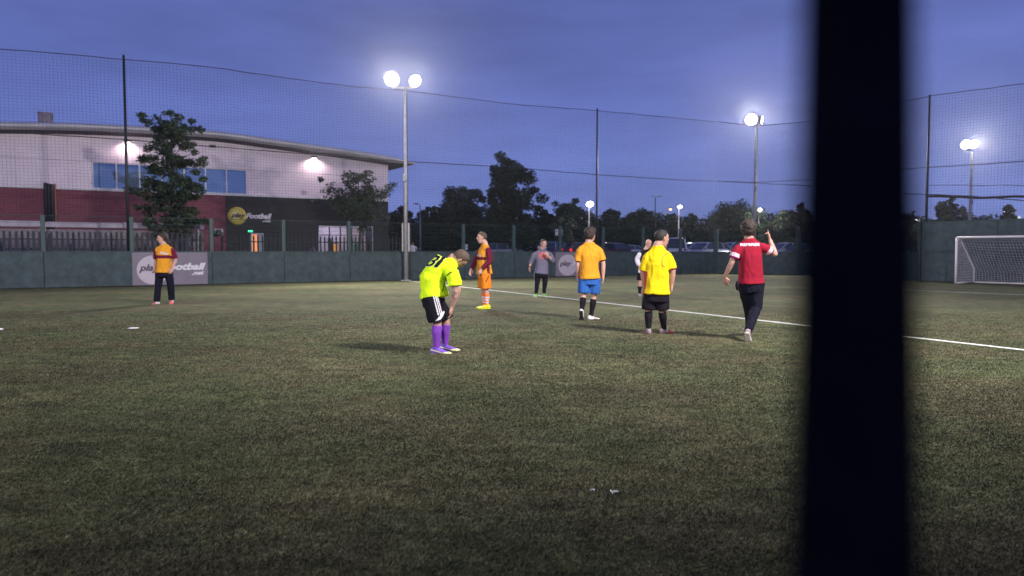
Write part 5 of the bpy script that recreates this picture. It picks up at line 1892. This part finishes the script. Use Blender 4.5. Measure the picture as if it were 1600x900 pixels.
e, j, res, off, ax_ = person('player in amber shirt with maroon sleeves and dark trousers, looking left before a banner', (256, 474.5), J, face=(-.86, -.5, -.12), front=(-.15, -1, 0), hair=('brown', 'full'), bulk=.98, skin=SK2,
    hands=dict(l=dict(dir=(-.35, -.2, -1), palm=(-.3, 1, 0), curl=.5, thumb=-1), r=dict(dir=(.15, -.1, -1), palm=(1, .4, 0), curl=.9)),
    feet=dict(l=dict(dir=(.25, -1, 0)), r=dict(dir=(-.35, -1, 0))),
    clothes=[dict(kind='top', name='shirt', mats=[C['amber'], C['maroon']], hem=.02, flare=.03, sleeve=.82, sr=.008, fn=maroon_sleeves, wr=.008),
             dict(kind='trousers', name='trousers', mats=C['navy'], wide=.028, thick=.02, wr=.008, len=.98)],
    shoes=([C['wshoe'], C['pink']], C['pink'], lambda x, z, s: 1 if x > .06 else 0))
px_decal('Allies', res['shirt'], off, [(249.5, 396.6), (263, 398.3), (249.7, 393)], j['chest'].y if 'chest' in j else j['neck'].y, C['white'], e, .02, .008)

# 3: orange and maroon player facing left ------------------------------------------------
def orange3(p, c):
    j = c['j']
    q = p - c['shc']
    for nm_ in ('l', 'r'):
        t, d = seg_t(p, j['sh' + nm_], j['el' + nm_])
        t2, d2 = seg_t(p, j['el' + nm_], j['wr' + nm_])
        lim = -.15
        if (t > lim and t < 1.1 and d < .098 and abs(q.dot(c['side'])) > c['sh_w'] * .86) or (t2 > -.05 and d2 < .085): return 1
    v = (p - c['hips']).dot(c['ax']) / (c['shc'] - c['hips']).dot(c['ax'])
    if .56 < v < .68 and q.dot(c['fr']) > .0: return 1
    if v < .32 and abs(q.dot(c['fr']) + .045) < .035 and q.dot(c['side']) < -.08: return 1
    return 0
def sock_stripes(p, c):
    z = p.z
    for a in (.145, .205, .265):
        if a - .014 < z < a + .016: return 1
    return 0
J = dict(head=(752.5, 371.5, 0), neck=(758, 380.8, .0), shl=(764, 389, -.16), shr=(751, 389, .16), hl=(758, 428, -.11), hr=(755, 428, .11), waist=(756, 412, 0), chest=(756, 398, 0),
         ell=(766, 408, -.25), wrl=(752, 421, -.27), elr=(742, 410, .24), wrr=(736, 421, .18), kl=(760, 454, -.09), kr=(755, 453, .10), al=(761, 476, -.08), ar=(757, 476, .14))
e, j, res, off, ax_ = person('player in orange shirt with long maroon sleeves and orange shorts, facing left', (758, 482), J, face=(-.96, -.28, 0), front=(-.96, -.25, 0), hair=('light', 'short'), bulk=1.02, skin=SK2,
    hands=dict(l=dict(dir=(-.6, -.1, -.9), palm=(.3, 1, 0), curl=.55, thumb=1), r=dict(dir=(-.15, -.1, -1), palm=(.4, -1, 0), curl=.3, thumb=-1)),
    feet=dict(l=dict(dir=(-.9, -.25, 0)), r=dict(dir=(-.95, -.2, 0))),
    clothes=[dict(kind='top', name='shirt', mats=[C['amber'], C['maroon']], hem=.0, flare=.03, sleeve=1.92, sr=.01, fn=orange3, wr=.008, thick=.014),
             dict(kind='shorts', name='shorts', mats=C['orange'], len=.86, flare=.035, wr=.007),
             dict(kind='socks', name='socks', mats=[C['sock_o'], C['white']], top=.2, fn=sock_stripes)],
    shoes=([C['boot_y'], C['pink']], C['boot_y'], lambda x, z, s: 1 if abs(z + .01 + (x - .05) * .3) < .005 else 0))
px_strip([(763.5, 431), (761, 437), (758.5, 442)], res['shorts'], off, .02, j['hl'].y, C['maroon'], e, 'side_stripe')
px_decal('Allies', res['shirt'], off, [(745.5, 400.3), (752.5, 400.8), (745.6, 397.3)], j['neck'].y, C['white'], e, .02, .008)

# 4: man in grey hoodie ----------------------------------------------------------------
def trackie(p, c):
    j = c['j']
    for nm_, s in (('l', -1), ('r', 1)):
        for a, b in ((j['h' + nm_], j['k' + nm_]), (j['k' + nm_], j['a' + nm_])):
            t, d = seg_t(p, a, b)
            if -.3 < t < 1.02:
                q = p - (a + (b - a) * t)
                if q.dot(c['side']) * s > .055 and abs(q.dot(c['fr'])) < .028: return 1
    return 0
J = dict(head=(849.5, 381.0, -.02), neck=(847.5, 389, .0), shl=(859.5, 395, 0), shr=(835, 395.5, 0), hl=(851.5, 428, 0), hr=(840, 428, 0), waist=(847, 416, 0), chest=(847, 403, 0),
         ell=(864.5, 408, -.10), wrl=(856, 399.5, -.30), elr=(830.5, 408, .04), wrr=(827, 418, -.04), kl=(851.5, 443.5, -.03), kr=(839, 444, -.04), al=(850, 458.5, 0), ar=(837.5, 459.0, 0))
e, j, res, off, ax_ = person('man in grey hoodie and black tracksuit trousers, hand raised to his chin', (844, 463.5), J, face=(.22, -1, -.10), front=(.05, -1, 0), hair=('dark', 'short'), bulk=1.08, skin=SK2,
    hands=dict(l=dict(dir=(-.55, -.15, .9), palm=(-.4, 1, .1), curl=1.0, thumb=-1), r=dict(dir=(.0, -.1, -1), palm=(1, .3, 0), curl=.5)),
    feet=dict(l=dict(dir=(.3, -1, 0)), r=dict(dir=(-.25, -1, 0))),
    clothes=[dict(kind='top', name='hoodie', mats=C['hoodie'], hem=.01, flare=.02, sleeve=1.45, sr=.01, hood=True, thick=.018, wr=.007),
             dict(kind='trousers', name='trousers', mats=[C['black'], C['white']], wide=.004, thick=.012, wr=.006, fn=trackie, len=.97)],
    shoes=([C['grn'], C['wshoe']], C['wshoe'], lambda x, z, s: 1 if abs(z + .015 + (x - .05) * .2) < .006 else 0))
px_decal('UCLA', res['hoodie'], off, [(842, 401.2), (857.5, 401.2), (842, 394)], j['neck'].y, C['hprint'], e, .03, .008)
px_decal('-------', res['hoodie'], off, [(843, 403.8), (857, 403.8), (843, 402.6)], j['neck'].y, C['hprint'], e, .02, .008)
mbw = MB(); mbw.lathe([(.034, -.012), (.037, -.008), (.037, .008), (.034, .012)], 14, j['wrr'] - off + V((0, 0, .02)), (j['wrr'] - j['elr']))
mbw.build('watch', M['rubber'], e)

# 5: orange tee, blue shorts, back view ----------------------------------------------
J = dict(head=(923, 366.5, .02), neck=(920, 377.5, .0), shl=(904.5, 388, 0), shr=(937.5, 387.5, .02), hl=(913, 436, 0), hr=(930, 436, 0), waist=(921, 420, 0), chest=(921, 400, 0),
         ell=(902.5, 414, .0), wrl=(902.5, 434, .10), elr=(943, 413, -.02), wrr=(942.5, 433, -.02), kl=(911.5, 462.5, -.02), kr=(928, 462.5, .05), al=(909, 487, -.14), ar=(923.5, 493.5, .06))
def cuff5(p, c):
    j = c['j']
    for nm_ in ('l', 'r'):
        t, d = seg_t(p, j['sh' + nm_], j['el' + nm_])
        q = p - c['shc']
        if t > .755 and d < .12 and abs(q.dot(c['side'])) > c['sh_w'] * .95: return 1
    return 0
e, j, res, off, ax_ = person('player in plain orange tee shirt and blue shorts seen from behind', (916, 499), J, face=(.62, .75, -.05), front=(.05, 1, 0), hair=('brown', 'full'), bulk=1.0, skin=SK2,
    hands=dict(l=dict(dir=(.05, .1, -1), palm=(1, 0, 0), curl=.4), r=dict(dir=(-.05, .0, -1), palm=(-1, 0, 0), curl=.4)),
    feet=dict(l=dict(dir=(.12, .55, -.92)), r=dict(dir=(.85, .4, 0))),
    clothes=[dict(kind='top', name='tee_shirt', mats=[C['amber'], C['navy']], hem=.01, flare=.03, sleeve=.80, sr=.008, fn=cuff5, wr=.009, wsc=(8, 8, 4)),
             dict(kind='shorts', name='shorts', mats=C['blue'], len=.82, flare=.02, wr=.006),
             dict(kind='socks', name='socks', mats=C['black_s'], top=.16)],
    shoes=([C['wshoe'], C['black']], M['rubber'], lambda x, z, s: 1 if (abs((x + z * .5) - .05) < .005 or abs((x + z * .5) - .075) < .005 or abs((x + z * .5) - .10) < .005) else 0))

# 6: bald player with white sleeves, behind the yellow shirt ------------------------------
def vest6(p, c):
    j = c['j']
    q = p - c['shc']
    for nm_ in ('l', 'r'):
        t, d = seg_t(p, j['sh' + nm_], j['el' + nm_]); t2, d2 = seg_t(p, j['el' + nm_], j['wr' + nm_])
        if (t > -.1 and t < 1.1 and d < .095 and abs(q.dot(c['side'])) > c['sh_w'] * .84) or (t2 > 0 and d2 < .08): return 1
    return 0
J = dict(head=(1013.5, 381.0, -.02), neck=(1010, 389, 0), shl=(1021, 395, .02), shr=(999.5, 395, 0), hl=(1012, 427, 0), hr=(1001, 427, 0),
         ell=(1025, 408, .05), wrl=(1024, 421, -.02), elr=(995, 405, .05), wrr=(998, 416, -.05), kl=(1013, 444, -.03), kr=(1000, 444, 0), al=(1014, 459, 0), ar=(999.5, 458.5, 0))
e, j, res, off, ax_ = person('bald player in black vest over white sleeves, half hidden behind the yellow shirt', (1005, 462.5), J, face=(.35, -1, -.2), front=(.35, -1, 0), hair=('none', 'bald'), bulk=1.0, skin=SK2,
    hands=dict(l=dict(palm=(-1, 0, 0)), r=dict(dir=(.2, -.2, -1), palm=(1, 0, 0), curl=.6)),
    feet=dict(l=dict(dir=(.4, -1, 0)), r=dict(dir=(-.1, -1, 0))),
    clothes=[dict(kind='top', name='shirt', mats=[C['black'], C['white']], hem=.0, flare=.02, sleeve=1.9, fn=vest6, thick=.014),
             dict(kind='shorts', name='shorts', mats=C['black2'], len=.62, flare=.02),
             dict(kind='socks', name='socks', mats=C['black_s'], top=.22)],
    shoes=([C['greyshoe']], M['rubber'], None))

# 7: yellow shirt, back view --------------------------------------------------------------
def cuff7(p, c):
    j = c['j']
    q = p - c['shc']
    for nm_ in ('l', 'r'):
        t, d = seg_t(p, j['sh' + nm_], j['el' + nm_])
        if t > .875 and d < .14 and abs(q.dot(c['side'])) > c['sh_w'] * .93: return 1
    return 0
J = dict(head=(1034.5, 372.5, .02), neck=(1028, 383.5, .0), shl=(1009.5, 399, .02), shr=(1046, 397, -.02), hl=(1016, 461, 0), hr=(1034, 461, 0), waist=(1026, 440, 0), chest=(1027, 413, 0),
         ell=(1004, 426, .04), wrl=(1007, 447, .06), elr=(1051.5, 423, -.06), wrr=(1050, 446, -.03), kl=(1013.5, 484, 0), kr=(1034.5, 484, .02), al=(1013, 514.5, -.05), ar=(1037.5, 513.5, .10))
e, j, res, off, ax_ = person('heavy player in bright yellow shirt and black shorts seen from behind, looking right', (1028, 521), J, face=(.93, .32, -.02), front=(.12, 1, 0), hair=('dark', 'short'), bulk=1.14, skin=SK,
    hands=dict(l=dict(dir=(.0, .1, -1), palm=(1, 0, 0), curl=.5), r=dict(dir=(-.05, .0, -1), palm=(-1, .2, 0), curl=.5)),
    feet=dict(l=dict(dir=(-.1, 1, 0)), r=dict(dir=(.95, .25, 0))), head_k=1.03, neck_r=1.12,
    clothes=[dict(kind='top', name='shirt', mats=[C['yellow'], C['redshoe']], hem=.02, flare=.02, sleeve=.92, sr=.008, fn=cuff7, wr=.010, wsc=(7, 7, 3.5)),
             dict(kind='shorts', name='shorts', mats=C['black2'], len=.98, flare=.02, wr=.007),
             dict(kind='socks', name='socks', mats=C['black_s'], top=.12)],
    shoes=([C['greyshoe'], C['redshoe']], M['rubber'], lambda x, z, s: 1 if (x > .06 and z > -.035) or abs(z + .03) < .004 else 0))
px_strip([(1047, 395), (1040, 397), (1036, 402), (1034, 409), (1035, 415), (1040, 418)], res['shirt'], off, .011, j['neck'].y, C['redshoe'], e)
px_strip([(1004.5, 404), (1007, 401), (1006, 408)], res['shirt'], off, .009, j['neck'].y, C['redshoe'], e)

# 8: referee ---------------------------------------------------------------------------
def ref_sleeve(p, c):
    j = c['j']
    q = p - c['shc']
    for nm_ in ('l', 'r'):
        t, d = seg_t(p, j['sh' + nm_], j['el' + nm_])
        if d < .12 and abs(q.dot(c['side'])) > c['sh_w'] * .98 and t > .3:
            for a in (.46, .53, .60):
                if abs(t - a) < .022: return 1
            if t > .645: return 2
    return 0
J = dict(head=(1169.5, 358.5, .03), neck=(1170.5, 371.8, 0), shl=(1152.5, 384.5, -.02), shr=(1189.5, 382, .02), hl=(1163.5, 443, .0), hr=(1183, 443, 0), waist=(1173, 425, 0), chest=(1172, 400, 0),
         ell=(1143, 411, -.04), wrl=(1132.5, 433, .05), elr=(1211.5, 398, .06), wrr=(1203, 374.5, .20), kl=(1171, 483, .20), kr=(1181.5, 481, -.02), al=(1171, 507, .62), ar=(1169, 517.5, -.22))
e, j, res, off, ax_ = person('referee in red shirt walking away with right hand raised and finger pointing', (1169, 531), J, face=(.22, 1, .0), front=(-.05, 1, 0), hair=('brown', 'full'), bulk=1.0, skin=SK,
    hands=dict(l=dict(dir=(.25, .25, -1), palm=(.6, .8, .2), curl=.35, thumb=1), r=dict(dir=(-.18, .1, 1), palm=(-1, .3, 0), curl=.9, point=True, thumb=-1)),
    feet=dict(l=dict(dir=(-.05, 1, 0)), r=dict(dir=(.30, .62, -.62))),
    clothes=[dict(kind='top', name='shirt', mats=[C['red'], C['white'], C['burg']], hem=.0, flare=.02, sleeve=.74, sr=.008, fn=ref_sleeve, wr=.006, voxel=.0085),
             dict(kind='trousers', name='trousers', mats=C['navy'], wide=.012, thick=.024, wr=.009, len=.97)],
    shoes=([C['greyshoe'], C['wshoe']], C['wshoe'], lambda x, z, s: 1 if z < -.035 else 0))
px_decal('REFEREE', res['shirt'], off, [(1156.8, 384.8), (1186.5, 384.2), (1156.8, 380.6)], j['neck'].y, C['white'], e, .022, .007)
mbw = MB(); rings(mbw, [(j['hl'] + V((-.125, -.05, .03)) - off, .03, .02), (j['hl'] + V((-.13, -.05, -.03)) - off, .04, .025), (j['hl'] + V((-.12, -.05, -.09)) - off, .03, .02)], (0, 1, 0))
mbw.build('belt_pouch', C['black'], e)

# distant people beyond the fence --------------------------------------------------------
def far_person(x, yhead, Y, label, top, dx=0.0):
    h = P(x, yhead, Y).z - GR
    k = Y / F
    yf = 450 + 0
    def jp(dx_, z, dy=0):      # px coordinates that give a place at metres dx_, z above ground
        X = P(x, 393, Y).x + dx_
        pz = GR + z * h / 1.72
        # invert the projection
        Yd = Y + dy
        rx = X / Yd; rzz = (pz - HC) / Yd
        v = (rzz * cp + sp) / (cp - rzz * sp)
        u = rx * (cp + v * sp)
        return (800 + u * F, 450 - v * F, dy)
    J = dict(head=jp(0, 1.62), neck=jp(0, 1.46), shl=jp(-.19, 1.40), shr=jp(.19, 1.40), hl=jp(-.09, .92), hr=jp(.09, .92), ell=jp(-.24, 1.12), wrl=jp(-.23, .88, .1), elr=jp(.24, 1.12), wrr=jp(.2, .90, .12), kl=jp(-.1, .50), kr=jp(.1, .50, .1), al=jp(-.1, .09), ar=jp(.1, .09, .1))
    fx = jp(0, 0)
    return person(label, (fx[0], fx[1]), J, face=(.1, 1, 0), front=(0, 1, 0), hair=('brown', 'short'), base_z=GR, Y0=Y, voxel=.014, eyes=False,
        clothes=[dict(kind='top', name='shirt', mats=top, hem=.0, flare=.02, sleeve=.66, voxel=.016), dict(kind='trousers', name='trousers', mats=C['navy'], voxel=.016)], shoes=([C['greyshoe']], M['rubber'], None))
far_person(644, 378.5, 44, 'distant person in white top walking beyond the fence beside the tall mast', C['white'])
far_person(488.5, 384.5, 43, 'dim distant person in pale top behind the palisade before the black wall', C['hoodie'])

# ------------------------------------------------------------------ small things on the turf
g = G(208.5, 512.8)
e = empty('marker_disc', g, label='flat white marker disc lying on the turf at the left', cat='marker')
MB().lathe([(.085, 0), (.09, .004), (.06, .012), (.03, .015), (.03, .013), (.055, .010), (.08, .003)], 20).build('cone', M['wletter'], e)
g = G(0.5, 515)
e = empty('marker_disc', g, label='white marker disc at the very left edge of the turf', cat='marker')
MB().lathe([(.045, 0), (.05, .004), (.03, .022), (.015, .025), (.015, .023), (.028, .018), (.04, .003)], 20).build('cone', M['wletter'], e)
def scrap(x, y, label, seed, k=1.0):
    rs = random.Random(seed)
    g = G(x, y)
    e = empty('plastic_scrap', g + V((0, 0, .018)), label=label, cat='litter')
    n = 6
    vv = []
    for i in range(n):
        for jx in range(n):
            vv.append(((i - 2.5) * .011 * k + rs.uniform(-.004, .004), (jx - 2.5) * .009 * k, rs.uniform(0, .022) * k))
    ff = [(i * n + jx, i * n + jx + 1, i * n + n + jx + 1, i * n + n + jx) for i in range(n - 1) for jx in range(n - 1)]
    mb = MB(); mb.add(vv, ff, True)
    mb.build('film', mat('film_white', (.35, .37, .38), .15, spec=.8), e)
scrap(959.5, 775, 'crumpled clear plastic scrap in the near grass, the larger one', 1, .8)
scrap(925, 771.5, 'tiny shiny plastic scrap left of the larger one', 2, .45)

# ------------------------------------------------------------------ thin scattering air added to give the lamps a glow
hz = bpy.data.materials.new('glow_air')
hz.use_nodes = True
t = hz.node_tree
t.nodes.clear()
ho = NN(t, 'ShaderNodeOutputMaterial')
pv = NN(t, 'ShaderNodeVolumePrincipled')
pv.inputs['Color'].default_value = (.92, .93, 1, 1)
pv.inputs['Density'].default_value = .00024
pv.inputs['Anisotropy'].default_value = .88
t.links.new(pv.outputs[0], ho.inputs['Volume'])
MB().box(-650, 650, -550, 750, -1.05, 16).build('glow_haze', hz, kind='stuff', label='thin volume added to make a glow round the lamps')
